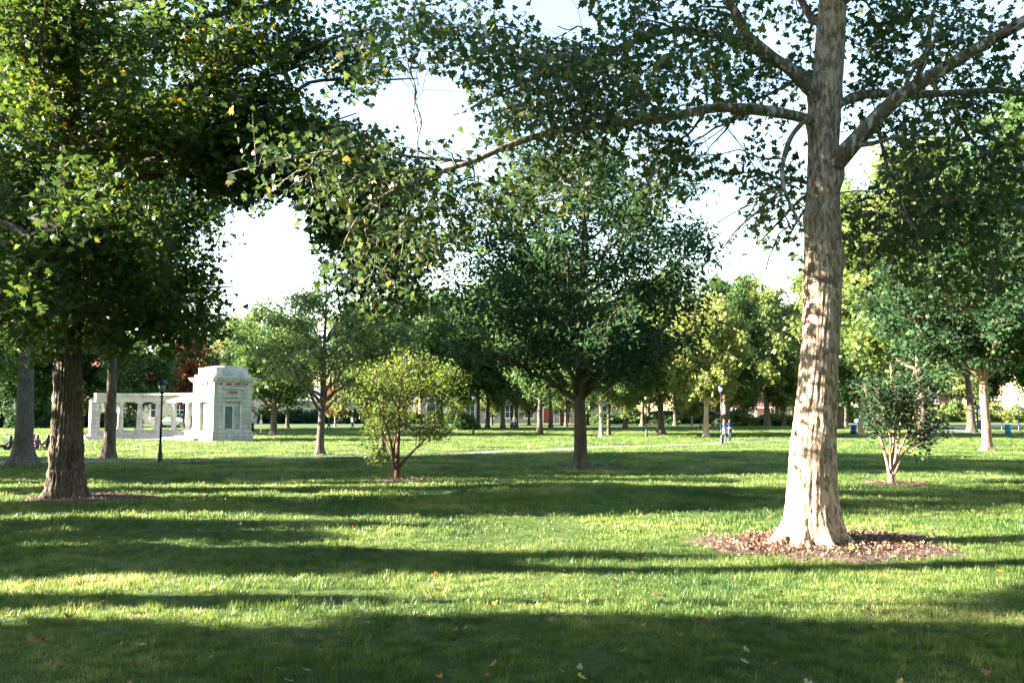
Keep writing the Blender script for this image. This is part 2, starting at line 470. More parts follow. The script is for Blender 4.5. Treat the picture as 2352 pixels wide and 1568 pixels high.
SPRAY = (np.array([(0, 0, 0), (.42, .25, -.05), (.10, .42, .02), (.40, .80, -.12), (0, 1.0, -.06), (-.40, .72, -.12), (-.10, .42, .03), (-.42, .2, -.05)]),
         np.array([(0, 1, 2), (2, 3, 4), (0, 2, 4), (4, 5, 6), (0, 4, 6), (0, 6, 7)]))

def norm(a): return a / (np.linalg.norm(a, axis=-1, keepdims=True) + 1e-9)

def leaf_frames(rng, n, droop=.5, flat=.8):
    Nn = norm(rng.normal(size=(n, 3)) * .75 + np.array([0, 0, flat]))
    D = norm(rng.normal(size=(n, 3)) * np.array([1, 1, .4]) + np.array([0, 0, -droop]))
    D = norm(D - (D * Nn).sum(1, keepdims=True) * Nn)
    return Nn, D

def leaves_mesh(name, P, Nn, D, S, tint, shape, m):
    sv, sf = shape
    X = np.cross(D, Nn)
    V = P[:, None, :] + S[:, None, None] * (sv[None, :, 0, None] * X[:, None, :] + sv[None, :, 1, None] * D[:, None, :] + sv[None, :, 2, None] * Nn[:, None, :])
    k = len(sv)
    T = (sf[None] + (np.arange(len(P)) * k)[:, None, None]).reshape(-1, 3)
    return fast_mesh(name, V.reshape(-1, 3), T, m, np.repeat(tint, k))

def bez(p0, p1, p2, n):
    t = np.linspace(0, 1, n)[:, None]
    return (1 - t) ** 2 * p0 + 2 * t * (1 - t) * p1 + t * t * p2

# ------------------------------------------------------------------ tree growing (all in the tree's own frame)
def limb_from(rng, start, end, lift, n=9, wob=.06):
    start, end = np.asarray(start, float), np.asarray(end, float)
    L = np.linalg.norm(end - start)
    mid = start * .55 + end * .45 + np.array([0, 0, lift * L])
    P = bez(start, mid, end, n)
    P[1:-1] += rng.normal(size=(n - 2, 3)) * wob * L * .35
    return P

def grow(rng, limbs, n_br, n_tw, br_len, tw_len, leaves, leaf_size, spread, keep=None, droop=.15, tw_r=.008, inner=.3, outward=None):
    """limbs: list of (points, r0, r1). returns twig builder and leaf positions"""
    mb = MB(); LP = []
    for P, r0, r1 in limbs:
        P = np.asarray(P); k = len(P)
        Ltot = np.linalg.norm(np.diff(P, axis=0), axis=1).sum()
        nb = max(2, int(round(n_br * (.5 + .5 * Ltot / 4.0))))
        for b in range(nb):
            t = inner + (1 - inner) * (b + rng.random()) / nb
            x = t * (k - 1); i = min(int(x), k - 2); q = P[i] * (1 - (x - i)) + P[i + 1] * (x - i)
            T = P[i + 1] - P[i]; T = T / (np.linalg.norm(T) + 1e-9)
            d = T * .75 + rng.normal(size=3) * np.array([.75, .75, .5]); d /= np.linalg.norm(d)
            L = br_len * (.6 + .7 * rng.random()) * (1.15 - .45 * t)
            e = q + d * L
            if b == nb - 1: q, e = P[-2], P[-1] + T * L * .3
            if keep is not None and not keep(e[None])[0]: continue
            bp = limb_from(rng, q, e, .10, 5, .08)
            rr = max(tw_r * 1.6, r1 + (r0 - r1) * (1 - t)) * .5
            rr = min(rr, .05)
            mb.tube(bp, np.linspace(rr, tw_r, 5), 4, False)
            for w in range(n_tw):
                tt = .25 + .75 * (w + rng.random()) / n_tw
                y = tt * 4; j = min(int(y), 3); s = bp[j] * (1 - (y - j)) + bp[j + 1] * (y - j)
                dd = d * .5 + rng.normal(size=3) * np.array([.9, .9, .6]) + np.array([0, 0, -droop]); dd /= np.linalg.norm(dd)
                ln = tw_len * (.55 + .8 * rng.random())
                te = s + dd * ln + np.array([0, 0, -droop * ln * .5])
                if keep is not None and not keep(te[None])[0]: continue
                tp = bez(s, .5 * (s + te) + np.array([0, 0, .08 * ln]), te, 4)
                mb.tube(tp, np.linspace(tw_r, tw_r * .45, 4), 3, False)
                u = rng.random(leaves) ** .7 * 1.08
                c = s[None] + (te - s)[None] * u[:, None] + np.array([0, 0, .1 * ln]) * (u * (1 - u))[:, None]
                LP.append(c + rng.normal(size=(leaves, 3)) * spread * np.array([1, 1, .75]))
    LP = np.concatenate(LP) if LP else np.zeros((0, 3))
    return mb, LP

def crown_targets(rng, n, c, r, low=-.55, fill=.78):
    """limb ends spread over the crown's ellipsoid"""
    i = np.arange(n) + .5
    z = 1 - (1 - low) * i / n
    ph = i * 2.399963 + rng.random() * 6
    s = np.sqrt(np.clip(1 - z * z, 0, 1))
    d = np.stack([s * np.cos(ph), s * np.sin(ph), z], 1)
    k = fill * (.72 + .36 * rng.random((n, 1)))
    return np.asarray(c) + d * np.asarray(r) * k

def trunk_line(rng, H, lean=(0, 0), n=10, wob=.012):
    t = np.linspace(0, 1, n)
    P = np.stack([lean[0] * t * H, lean[1] * t * H, t * H], 1)
    P[2:, :2] += np.cumsum(rng.normal(size=(n - 2, 2)) * wob * H / n * 3, axis=0)
    return P

def trunk_mesh(name, P, rad, m, seg=24, rows=60, flare=.9, flare_h=.55, lobes=5, furrow=.03, furrow_n=22, rough=.02, seed=0, knots=(), root=1.0):
    """a trunk with a root flare and bark relief cut into the surface"""
    P = np.asarray(P, float); rad = np.asarray(rad, float)
    k = len(P); zz = np.linspace(0, 1, k)
    u = np.concatenate([np.linspace(0, .12, rows // 3, endpoint=False), np.linspace(.12, 1, rows - rows // 3)])
    ctr = np.stack([np.interp(u, zz, P[:, a]) for a in range(3)], 1)
    rr = np.interp(u, zz, rad)
    a = np.arange(seg) * 2 * math.pi / seg
    A, Z = np.meshgrid(a, ctr[:, 2] - P[0, 2])
    g = np.exp(-Z / flare_h)
    ph = seed * 1.7
    lob = .5 + .5 * np.sin(A * lobes + ph + .8 * np.sin(A * 2 + ph))
    fl = 1 + flare * g ** 1.6 * (.45 + root * .75 * lob ** 1.5)
    fl = fl + flare * .16 * g ** .6
    rad2 = rr[:, None] * fl
    q = np.stack([np.cos(A) * 3, np.sin(A) * 3, Z * 1.1], -1)
    warp = fbm(q * .8 + seed * 3.1, 3)
    rid = np.abs(np.sin(A * furrow_n * .5 + 5.5 * warp + 1.2 * np.sin(Z * 1.3)))
    brk = fbm(np.stack([np.cos(A) * furrow_n * .33, np.sin(A) * furrow_n * .33, Z * 5.0], -1) + seed, 3)
    rad2 = rad2 * (1 + furrow * ((rid - .6) * (.2 + 1.0 * brk) + 1.5 * (brk - .5)) + rough * 2 * (fbm(q * 2.2 + 9 + seed, 4) - .5))
    rad2 = rad2 * (1 + .05 * (fbm(np.stack([np.cos(A), np.sin(A), Z * .5], -1) + 40 + seed, 2) - .5) * 2)
    for kz, ka, kr, kh in knots:
        da = np.angle(np.exp(1j * (A - ka)))
        rad2 = rad2 + kh * np.exp(-((Z - kz) / kr) ** 2 - (da * rr[:, None] / kr) ** 2)
    X = ctr[:, 0:1] + np.cos(A) * rad2; Y = ctr[:, 1:2] + np.sin(A) * rad2
    ZZ = np.repeat(ctr[:, 2:3], seg, 1).copy()
    ZZ[0] -= .25
    V = np.stack([X, Y, ZZ], -1).reshape(-1, 3)
    n = len(u)
    i, j = np.meshgrid(np.arange(n - 1), np.arange(seg), indexing='ij')
    b = i * seg + j; c = i * seg + (j + 1) % seg
    T = np.concatenate([np.stack([b, c, c + seg], -1).reshape(-1, 3), np.stack([b, c + seg, b + seg], -1).reshape(-1, 3)])
    return fast_mesh(name, V, T, m, smooth=True)

def tube_mesh(name, P, rad, m, n=10, bumps=.0, seed=0):
    P = np.asarray(P, float)
    t = np.linspace(0, 1, len(P)); u = np.linspace(0, 1, max(len(P) * 4, 12))
    # smooth resampling (Catmull-Rom)
    Q = []
    for uu in u:
        x = uu * (len(P) - 1); i = min(int(x), len(P) - 2); f = x - i
        p0, p1, p2, p3 = P[max(i - 1, 0)], P[i], P[i + 1], P[min(i + 2, len(P) - 1)]
        Q.append(.5 * ((2 * p1) + (-p0 + p2) * f + (2 * p0 - 5 * p1 + 4 * p2 - p3) * f * f + (-p0 + 3 * p1 - 3 * p2 + p3) * f ** 3))
    Q = np.array(Q); rr = np.interp(u, t, rad)
    if bumps: rr = rr * (1 + bumps * (fbm(Q * 3 + seed, 2) - .5) * 2)
    mb = MB().tube(Q, rr, n, True)
    return mb.mesh(name, m, True), Q, rr

def tint_for(rng, n, P=None, autumn=.5):
    t = np.clip(rng.normal(.45, .2, n), 0, 1)
    if P is not None: t = np.clip(t + .5 * (fbm(P * .7, 2) - .5), 0, .98)
    hi = rng.random(n) < .015 * autumn
    t[hi] = 1.0
    return t

def full_tree(name, seed, H, cb, cr, trunk_r, bark, leafm, shape, leaf_size, n_limbs=14, n_br=4, n_tw=4, leaves=26, spread=.22, cz=None, low=-.6,
              br_len=1.6, tw_len=.8, keep=None, seg=18, rows=36, flare=.7, lean=(0, 0), lobes=5, furrow=.05, furrow_n=20, limb_parts=False, autumn=.5, droop=.15, rz=None, fill=.8, flare_h=.5, multi=None):
    """a tree of its own: Empty > trunk, branches, crown"""
    rng = np.random.default_rng(seed)
    root = empty(name)
    crx, cry = (cr if isinstance(cr, tuple) else (cr, cr))
    rz_ = rz if rz else (H - cb) / 2
    cz_ = cz if cz else cb + rz_
    P = trunk_line(rng, H * .86, lean)
    rad = trunk_r * (1 - np.linspace(0, 1, len(P))) ** .8 + .02
    rad = trunk_r * np.interp(np.linspace(0, 1, len(P)), [0, cb / H * 1.1, 1], [1.0, .82, .06])
    tops = np.array([lean[0] * H * .6, lean[1] * H * .6, cz_])
    ends = crown_targets(rng, n_limbs, tops, (crx, cry, rz_), low, fill)
    limbs = []
    lmb = MB()
    for e in ends:
        hd = math.hypot(e[0] - tops[0], e[1] - tops[1])
        zs = np.clip(e[2] - hd * (.5 + .5 * rng.random()), cb * .92, H * .75)
        x = zs / (H * .86) * (len(P) - 1); i = min(int(x), len(P) - 2); s = P[i] * (1 - (x - i)) + P[i + 1] * (x - i)
        r0 = min(np.interp(x, np.arange(len(P)), rad) * .62, trunk_r * .45)
        lp = limb_from(rng, s, e, .06 if e[2] > zs else .14, 8, .05)
        limbs.append((lp, r0, .02))
    limbs.append((P[5:], rad[5] * .8, .02))
    tme = trunk_mesh('trunk', P, rad, bark, seg, rows, flare, flare_h, lobes, furrow, furrow_n, .02, seed)
    link('trunk', tme, root)
    if limb_parts:
        for lp, r0, r1 in limbs[:-1]:
            me, _, _ = tube_mesh('branch', lp, np.linspace(r0, r1, len(lp)), bark, 8, .1, seed)
            link('branch', me, root)
    else:
        for lp, r0, r1 in limbs[:-1]: lmb.tube(lp, np.linspace(r0, r1, len(lp)), 7, False)
        lmb.obj('limbs', bark, root, True)
    tw, LP = grow(rng, limbs, n_br, n_tw, br_len, tw_len, leaves, leaf_size, spread, keep, droop)
    o = tw.obj('twigs', bark, root, True); o['kind'] = 'stuff'
    if keep is not None: LP = LP[keep(LP)]
    n = len(LP)
    Nn, D = leaf_frames(rng, n, .35 + droop)
    S = leaf_size * (.65 + .6 * rng.random(n))
    cm = leaves_mesh('crown', LP, Nn, D, S, tint_for(rng, n, LP, autumn), shape, leafm)
    o = link('crown', cm, root); o['kind'] = 'stuff'
    root['n_leaves'] = n
    return root

def copy_thing(root, loc, rz=0, sc=(1, 1, 1), leafm=None, bark=None):
    r = root.copy(); C.objects.link(r)
    r.location = loc; r.rotation_euler = (0, 0, rz); r.scale = sc
    for ch in root.children:
        c = ch.copy(); C.objects.link(c); c.parent = r
        if c.name.split('.')[0] == 'crown' and leafm is not None and c.material_slots:
            c.material_slots[0].link = 'OBJECT'; c.material_slots[0].material = leafm
        elif bark is not None and c.material_slots and c.name.split('.')[0] in ('trunk', 'limbs', 'branch', 'twigs'):
            c.material_slots[0].link = 'OBJECT'; c.material_slots[0].material = bark
        for g in ch.children:
            d = g.copy(); C.objects.link(d); d.parent = c
    return r

# ------------------------------------------------------------------ the setting: lawn, paths, beds
def axis(*segs):
    out = []
    for a, b, n in segs: out += list(np.linspace(a, b, n, endpoint=False))
    out.append(segs[-1][1])
    return np.array(out)
gx = axis((-1500, -120, 14), (-120, -40, 40), (-40, 40, 110), (40, 120, 40), (120, 1500, 14))
gy = axis((-200, -10, 10), (-10, 50, 100), (50, 120, 60), (120, 330, 40), (330, 1800, 14))
GX, GY = np.meshgrid(gx, gy)
GZ = gz(GX, GY)
V = np.stack([GX, GY, GZ], -1).reshape(-1, 3)
nx_, ny_ = len(gx), len(gy)
ii, jj = np.meshgrid(np.arange(ny_ - 1), np.arange(nx_ - 1), indexing='ij')
b0 = ii * nx_ + jj
T = np.concatenate([np.stack([b0, b0 + 1, b0 + nx_ + 1], -1).reshape(-1, 3), np.stack([b0, b0 + nx_ + 1, b0 + nx_], -1).reshape(-1, 3)])
lawn = link('lawn', fast_mesh('lawn', V, T, M['lawn'], smooth=True)); lawn['kind'] = 'structure'

PATHS = []
def smooth_line(pts, step=1.0):
    P = np.array([(p[0], p[1]) for p in pts])
    Q = []
    for i in range(len(P) - 1):
        p0, p1, p2, p3 = P[max(i - 1, 0)], P[i], P[i + 1], P[min(i + 2, len(P) - 1)]
        n = max(2, int(np.linalg.norm(p2 - p1) / step))
        for f in np.linspace(0, 1, n, endpoint=False):
            Q.append(.5 * ((2 * p1) + (-p0 + p2) * f + (2 * p0 - 5 * p1 + 4 * p2 - p3) * f * f + (-p0 + 3 * p1 - 3 * p2 + p3) * f ** 3))
    Q.append(P[-1])
    return np.array(Q)
def make_path(name, pts, width, m, lift=.016):
    Q = smooth_line(pts)
    Tn = np.gradient(Q, axis=0); Tn /= np.linalg.norm(Tn, axis=1)[:, None]
    Nn = np.stack([-Tn[:, 1], Tn[:, 0]], 1)
    cols = np.linspace(-.5, .5, 5)
    V = []
    for c in cols:
        xy = Q + Nn * c * width
        V.append(np.stack([xy[:, 0], xy[:, 1], gz(xy[:, 0], xy[:, 1]) + lift + (.01 if abs(c) < .4 else -.01)], 1))
    V = np.stack(V, 1).reshape(-1, 3); k = len(cols)
    f = [(i * k + j, i * k + j + 1, (i + 1) * k + j + 1, (i + 1) * k + j) for i in range(len(Q) - 1) for j in range(k - 1)]
    o = MB().add(V, f).obj(name, m, None, True)
    o['kind'] = 'structure'
    PATHS.append((Q, width))
    return o
make_path('path', [ground(*p) for p in ((-420, 1063), (0, 1061.5), (230, 1059), (600, 1055), (1000, 1044.5), (1300, 1031), (1640, 1018), (1815, 1011.5), (1960, 1006), (2130, 1001), (2352, 1003), (2800, 1006))], 2.0, M['asphalt'])
make_path('path', [ground(*p) for p in ((470, 994), (600, 992), (760, 989), (1000, 987), (1300, 987.5), (1500, 987), (1815, 987), (1990, 985), (2130, 989), (2200, 992), (2330, 996))], 3.2, M['asphalt'], .02)
make_path('path', [ground(*p) for p in ((2120, 999), (2180, 990), (2260, 981), (2352, 975), (2500, 968))], 3.6, M['asphalt_dark'], .026)
make_path('street', [(-160, 150), (-60, 146), (0, 150), (60, 150), (160, 158)], 7.0, M['asphalt_dark'], .03)

BEDS = []
def make_bed(name, c, rx, ry, label, seed=0, mound=.05):
    n, rings = 40, 8
    a = np.arange(n) * 2 * math.pi / n
    V = [(c[0], c[1], gzf(c[0], c[1]) + .03 + mound)]
    for k in range(1, rings + 1):
        t = k / rings
        w = 1 + .55 * (fbm(np.stack([np.cos(a) * 2.6 + seed, np.sin(a) * 2.6, np.full(n, seed * 1.0)], 1), 3) - .5) * 2 * t
        x, y = c[0] + rx * t * w * np.cos(a), c[1] + ry * t * w * np.sin(a)
        z = gz(x, y) + (.024 if k < rings else -.03) + mound * (1 - t * t) + .02 * (vnoise(np.stack([x * 4, y * 4, x * 0], 1)) - .5) * (1 if k < rings else 0)
        V += list(zip(x, y, z))
    f = [(0, 1 + i, 1 + (i + 1) % n) for i in range(n)]
    for k in range(rings - 1):
        o = 1 + k * n
        f += [(o + i, o + n + i, o + n + (i + 1) % n, o + (i + 1) % n) for i in range(n)]
    ob = MB().add(V, f).obj(name, M['soil'], None, True)
    ob['kind'] = 'structure'
    BEDS.append((c[0], c[1], rx * .94, ry * .94))
    return ob

SYC = ground(1864, 1262); SYC.y += .35; SYC.z = gzf(SYC.x, SYC.y)
MAP = ground(160, 1150); MAP.y += .4; MAP.z = gzf(MAP.x, MAP.y)
OAK = ground(1335, 1078); OAK.y += .3; OAK.z = gzf(OAK.x, OAK.y)
SMALL = ground(912, 1105)
SHRUB = ground(2047, 1112)
make_bed('mulch_bed', (SYC.x + .28, SYC.y - .02), 1.85, 1.42, '', 3)
make_bed('mulch_bed', (MAP.x + .25, MAP.y - .05), 1.75, 1.25, '', 5)
make_bed('mulch_bed', (OAK.x + .1, OAK.y), 1.25, .85, '', 8, .03)
make_bed('mulch_bed', (SMALL.x + .25, SMALL.y), .95, .6, '', 11, .03)
make_bed('mulch_bed', (SHRUB.x + .2, SHRUB.y), 1.25, .6, '', 13, .03)

# grass: tufts spread over the lawn, thinner and coarser with distance
def tuft(seed, nb, rad, h, w):
    rng = np.random.default_rng(seed)
    V, T = [], []
    for i in range(nb):
        a, r = rng.random() * 6.283, rad * math.sqrt(rng.random())
        p = np.array([r * math.cos(a), r * math.sin(a), -.012])
        d = rng.random() * 6.283; s = np.array([math.cos(d), math.sin(d), 0]); f = np.array([-s[1], s[0], 0])
        hh = h * (.45 + .75 * rng.random()); ln = hh * (.08 + .50 * rng.random()); ww = w * (.7 + .6 * rng.random())
        m = p + f * ln * .3 + np.array([0, 0, hh * .6]); e = p + f * ln + np.array([0, 0, hh])
        k = len(V)
        V += [p - s * ww * .5, p + s * ww * .5, m - s * ww * .42, m + s * ww * .42, e]
        T += [(k, k + 1, k + 3), (k, k + 3, k + 2), (k + 2, k + 3, k + 4)]
    return bpy.data.objects.new('grass_tuft', fast_mesh('grass_tuft', np.array(V), np.array(T), M['blade']))
tufts = [tuft(1, 46, .10, .058, .0045), tuft(2, 40, .12, .048, .005), tuft(3, 34, .09, .080, .005), tuft(4, 40, .2, .085, .011), tuft(5, 40, .22, .07, .012)]
rng = np.random.default_rng(99)
def scatter(y0, y1, dens, sc0, sc1, kinds, margin=1.15):
    A = .5 * .6 * 2 * margin * (y1 * y1 - y0 * y0)
    n = int(A * dens)
    y = np.sqrt(rng.random(n) * (y1 * y1 - y0 * y0) + y0 * y0)
    x = (rng.random(n) * 2 - 1) * (.6 * margin * y + .6)
    keep = np.ones(n, bool)
    for bx, by, rx, ry in BEDS: keep &= ((x - bx) / rx) ** 2 + ((y - by) / ry) ** 2 > 1.05 - .55 * rng.random(n) ** 1.5
    for Q, w in PATHS:
        if y1 < Q[:, 1].min() - 3 or y0 > Q[:, 1].max() + 3: continue
        near = np.full(n, 1e9)
        for q in Q: near = np.minimum(near, (x - q[0]) ** 2 + (y - q[1]) ** 2)
        keep &= near > (w * .5 + .12) ** 2
    bare = fbm(np.stack([x * .55 + 7, y * .55, x * 0], 1), 3)
    keep &= (bare > .30) | (rng.random(n) < .35)
    x, y = x[keep], y[keep]; n = len(x)
    # lawn grows unevenly: thin and thick patches
    p = np.stack([x * .8, y * .8, x * 0], 1)
    hsc = .35 + 1.25 * fbm(p, 3) ** 1.3
    s = (sc0 + (sc1 - sc0) * rng.random(n))
    return x, y, s, s * hsc, rng.choice(kinds, n)
sets = [scatter(3.5, 9, 120, .8, 1.15, [0, 0, 1, 2, 1]), scatter(9, 15, 80, .9, 1.3, [0, 0, 1, 2]), scatter(15, 28, 36, 1.0, 1.5, [0, 1, 2, 4]),
        scatter(28, 52, 12, .9, 1.3, [3, 4]), scatter(52, 115, 4.5, 1.2, 1.8, [3, 4])]
X = np.concatenate([s[0] for s in sets]); Y = np.concatenate([s[1] for s in sets])
SX = np.concatenate([s[2] for s in sets]); SZ = np.concatenate([s[3] for s in sets]); K = np.concatenate([s[4] for s in sets])
me = bpy.data.meshes.new('grass'); n = len(X)
me.vertices.add(n); me.vertices.foreach_set('co', np.stack([X, Y, gz(X, Y)], 1).astype(np.float32).ravel())
a = me.attributes.new('pick', 'INT', 'POINT'); a.data.foreach_set('value', K.astype(np.int32))
a = me.attributes.new('turn', 'FLOAT_VECTOR', 'POINT'); a.data.foreach_set('vector', np.stack([rng.normal(size=n) * .12, rng.normal(size=n) * .12, rng.random(n) * 6.283], 1).astype(np.float32).ravel())
a = me.attributes.new('size', 'FLOAT_VECTOR', 'POINT'); a.data.foreach_set('vector', np.stack([SX, SX, SZ], 1).astype(np.float32).ravel())
grass = link('grass', me); grass['kind'] = 'stuff'; grass['label'] = 'short green lawn grass with a few taller tufts'; grass['category'] = 'grass'
gt = bpy.data.node_groups.new('grass_scatter', 'GeometryNodeTree')
gt.interface.new_socket('Geometry', in_out='INPUT', socket_type='NodeSocketGeometry')
gt.interface.new_socket('Geometry', in_out='OUTPUT', socket_type='NodeSocketGeometry')
gi, go = gt.nodes.new('NodeGroupInput'), gt.nodes.new('NodeGroupOutput')
ip, jn = gt.nodes.new('GeometryNodeInstanceOnPoints'), gt.nodes.new('GeometryNodeJoinGeometry')
for t_ in tufts[::-1]:
    oi = gt.nodes.new('GeometryNodeObjectInfo'); oi.inputs['Object'].default_value = t_; oi.inputs['As Instance'].default_value = True
    gt.links.new(oi.outputs['Geometry'], jn.inputs[0])
def named(nm, ty):
    q = gt.nodes.new('GeometryNodeInputNamedAttribute'); q.data_type = ty; q.inputs[0].default_value = nm
    return q.outputs[0]
ip.inputs['Pick Instance'].default_value = True
er = gt.nodes.new('FunctionNodeEulerToRotation')
gt.links.new(named('turn', 'FLOAT_VECTOR'), er.inputs[0]); gt.links.new(er.outputs[0], ip.inputs['Rotation'])
gt.links.new(named('pick', 'INT'), ip.inputs['Instance Index']); gt.links.new(named('size', 'FLOAT_VECTOR'), ip.inputs['Scale'])
gt.links.new(gi.outputs[0], ip.inputs['Points']); gt.links.new(jn.outputs[0], ip.inputs['Instance']); gt.links.new(ip.outputs[0], go.inputs[0])
grass.modifiers.new('grass_scatter', 'NODES').node_group = gt

# ------------------------------------------------------------------ shaping the near crowns: where the photo shows open sky through them
def inside(poly, x, y):
    r = np.zeros(len(x), bool); k = len(poly)
    for i in range(k):
        x0, y0 = poly[i]; x1, y1 = poly[(i + 1) % k]
        c = ((y0 > y) != (y1 > y)) & (x < (x1 - x0) * (y - y0) / (y1 - y0 + 1e-9) + x0)
        r ^= c
    return r
GAPS = [[(470, 440), (560, 490), (640, 500), (700, 515), (722, 590), (712, 640), (640, 690), (590, 730), (570, 670), (540, 640), (500, 620), (480, 590), (545, 560), (540, 500)],
        [(765, 215), (880, 235), (905, 170), (1010, 185), (1090, 205), (1030, 275), (985, 330), (925, 330), (870, 270), (790, 270)],
        [(1935, 320), (2010, 300), (1995, 400), (1930, 470)],
        [(1590, 430), (1675, 430), (1690, 520), (1640, 600), (1600, 560)],
        [(1690, 600), (1790, 570), (1830, 600), (1760, 690), (1705, 670)],
        [(1235, -20), (1345, -20), (1335, 60), (1250, 80)],
        [(1600, 300), (1700, 300), (1690, 360), (1620, 380)]]
def gap_mask(px, py, jit):
    g = np.zeros(len(px), bool)
    q = np.stack([px / 60, py / 60, px * 0], 1)
    jx = (vnoise(q + 3) - .5) * jit; jy = (vnoise(q + 11) - .5) * jit
    for poly in GAPS: g |= inside(poly, px + jx, py + jy)
    return g

def syc_keep(P):
    W = P + np.array(SYC)
    px, py, d = proj(W)
    lim = np.interp(px, [420, 560, 700, 800, 980, 1060, 1150, 1450, 1600, 1720, 1840, 1935, 2000, 2150, 2352], [430, 560, 640, 720, 700, 600, 560, 480, 520, 640, 690, 660, 700, 730, 690])
    lim = lim + 70 * (vnoise(np.stack([px / 45, py / 45, px * 0 + 5], 1)) - .5)
    vis = (py > -60) & (px > -100) & (px < 2452)
    bad = vis & ((py > lim) | gap_mask(px, py, 50) | (px < 520))
    tr = vis & (np.abs(px - 1893) < 62) & (W[:, 1] < SYC.y + .3) & (py > 60)
    return ~(bad | tr) & (W[:, 2] > 3.2) & (W[:, 1] > 5)
def map_keep(P):
    W = P + np.array(MAP)
    px, py, d = proj(W)
    lim = np.interp(px, [0, 90, 200, 330, 440, 540, 570, 600, 640, 700, 730, 760, 900, 960, 1010, 1060], [850, 830, 810, 850, 850, 800, 700, 470, 470, 500, 600, 790, 810, 780, 720, 330])
    lim = lim + 60 * (vnoise(np.stack([px / 50, py / 50, px * 0 + 2], 1)) - .5)
    vis = (py > -60) & (px > -100)
    bad = vis & ((py > lim) | gap_mask(px, py, 40) | (px > 1060 - np.clip(py, 0, 400) * .0))
    return ~bad & (W[:, 2] > 2.6) & ((W[:, 1] > MAP.y - 5.2) | (W[:, 2] > 9.2))

def loose_leaves(root, LP, Nn, D, S, shape, m, base, count):
    """the leaves that show largest hang on the tree as pieces of their own"""
    px, py, d = proj(LP + np.array(base))
    vis = (px > 0) & (px < 2352) & (py > 0) & (py < 1568)
    score = np.where(vis, S / d, 0)
    idx = np.argsort(-score)[:count]
    k = len(shape[0])
    protos = [fast_mesh('leaf', shape[0], shape[1], m, np.full(k, t)) for t in (.2, .45, .7, .95)]
    for q in idx:
        X = np.cross(D[q], Nn[q])
        o = link('leaf', protos[int(rng.integers(0, 4)) if rng.random() < .6 else 1], root)
        mt = Matrix.Identity(4)
        for r_ in range(3):
            mt[r_][0], mt[r_][1], mt[r_][2], mt[r_][3] = X[r_] * S[q], D[q][r_] * S[q], Nn[q][r_] * S[q], LP[q][r_]
        o.matrix_local = mt
    keep = np.ones(len(LP), bool); keep[idx] = False
    return keep

def split_crown(root, LP, Nn, D, S, t, k, m, base):
    px, py, d = proj(LP + np.array(base))
    low = (py > -120) & (px > -200) & (px < 2550)
    back = (LP[:, 1] > .9) & (d > 16)
    for nm, q, sh, f in (('crown', k & low & ~back, LEAF5, 1.0), ('crown', k & low & back, SPRAY, 1.1), ('upper_crown', k & ~low & (np.arange(len(k)) % 5 < 3), SPRAY, 1.55)):
        o = link(nm, leaves_mesh(nm, LP[q], Nn[q], D[q], S[q] * f, t[q], sh, m), root); o['kind'] = 'stuff'

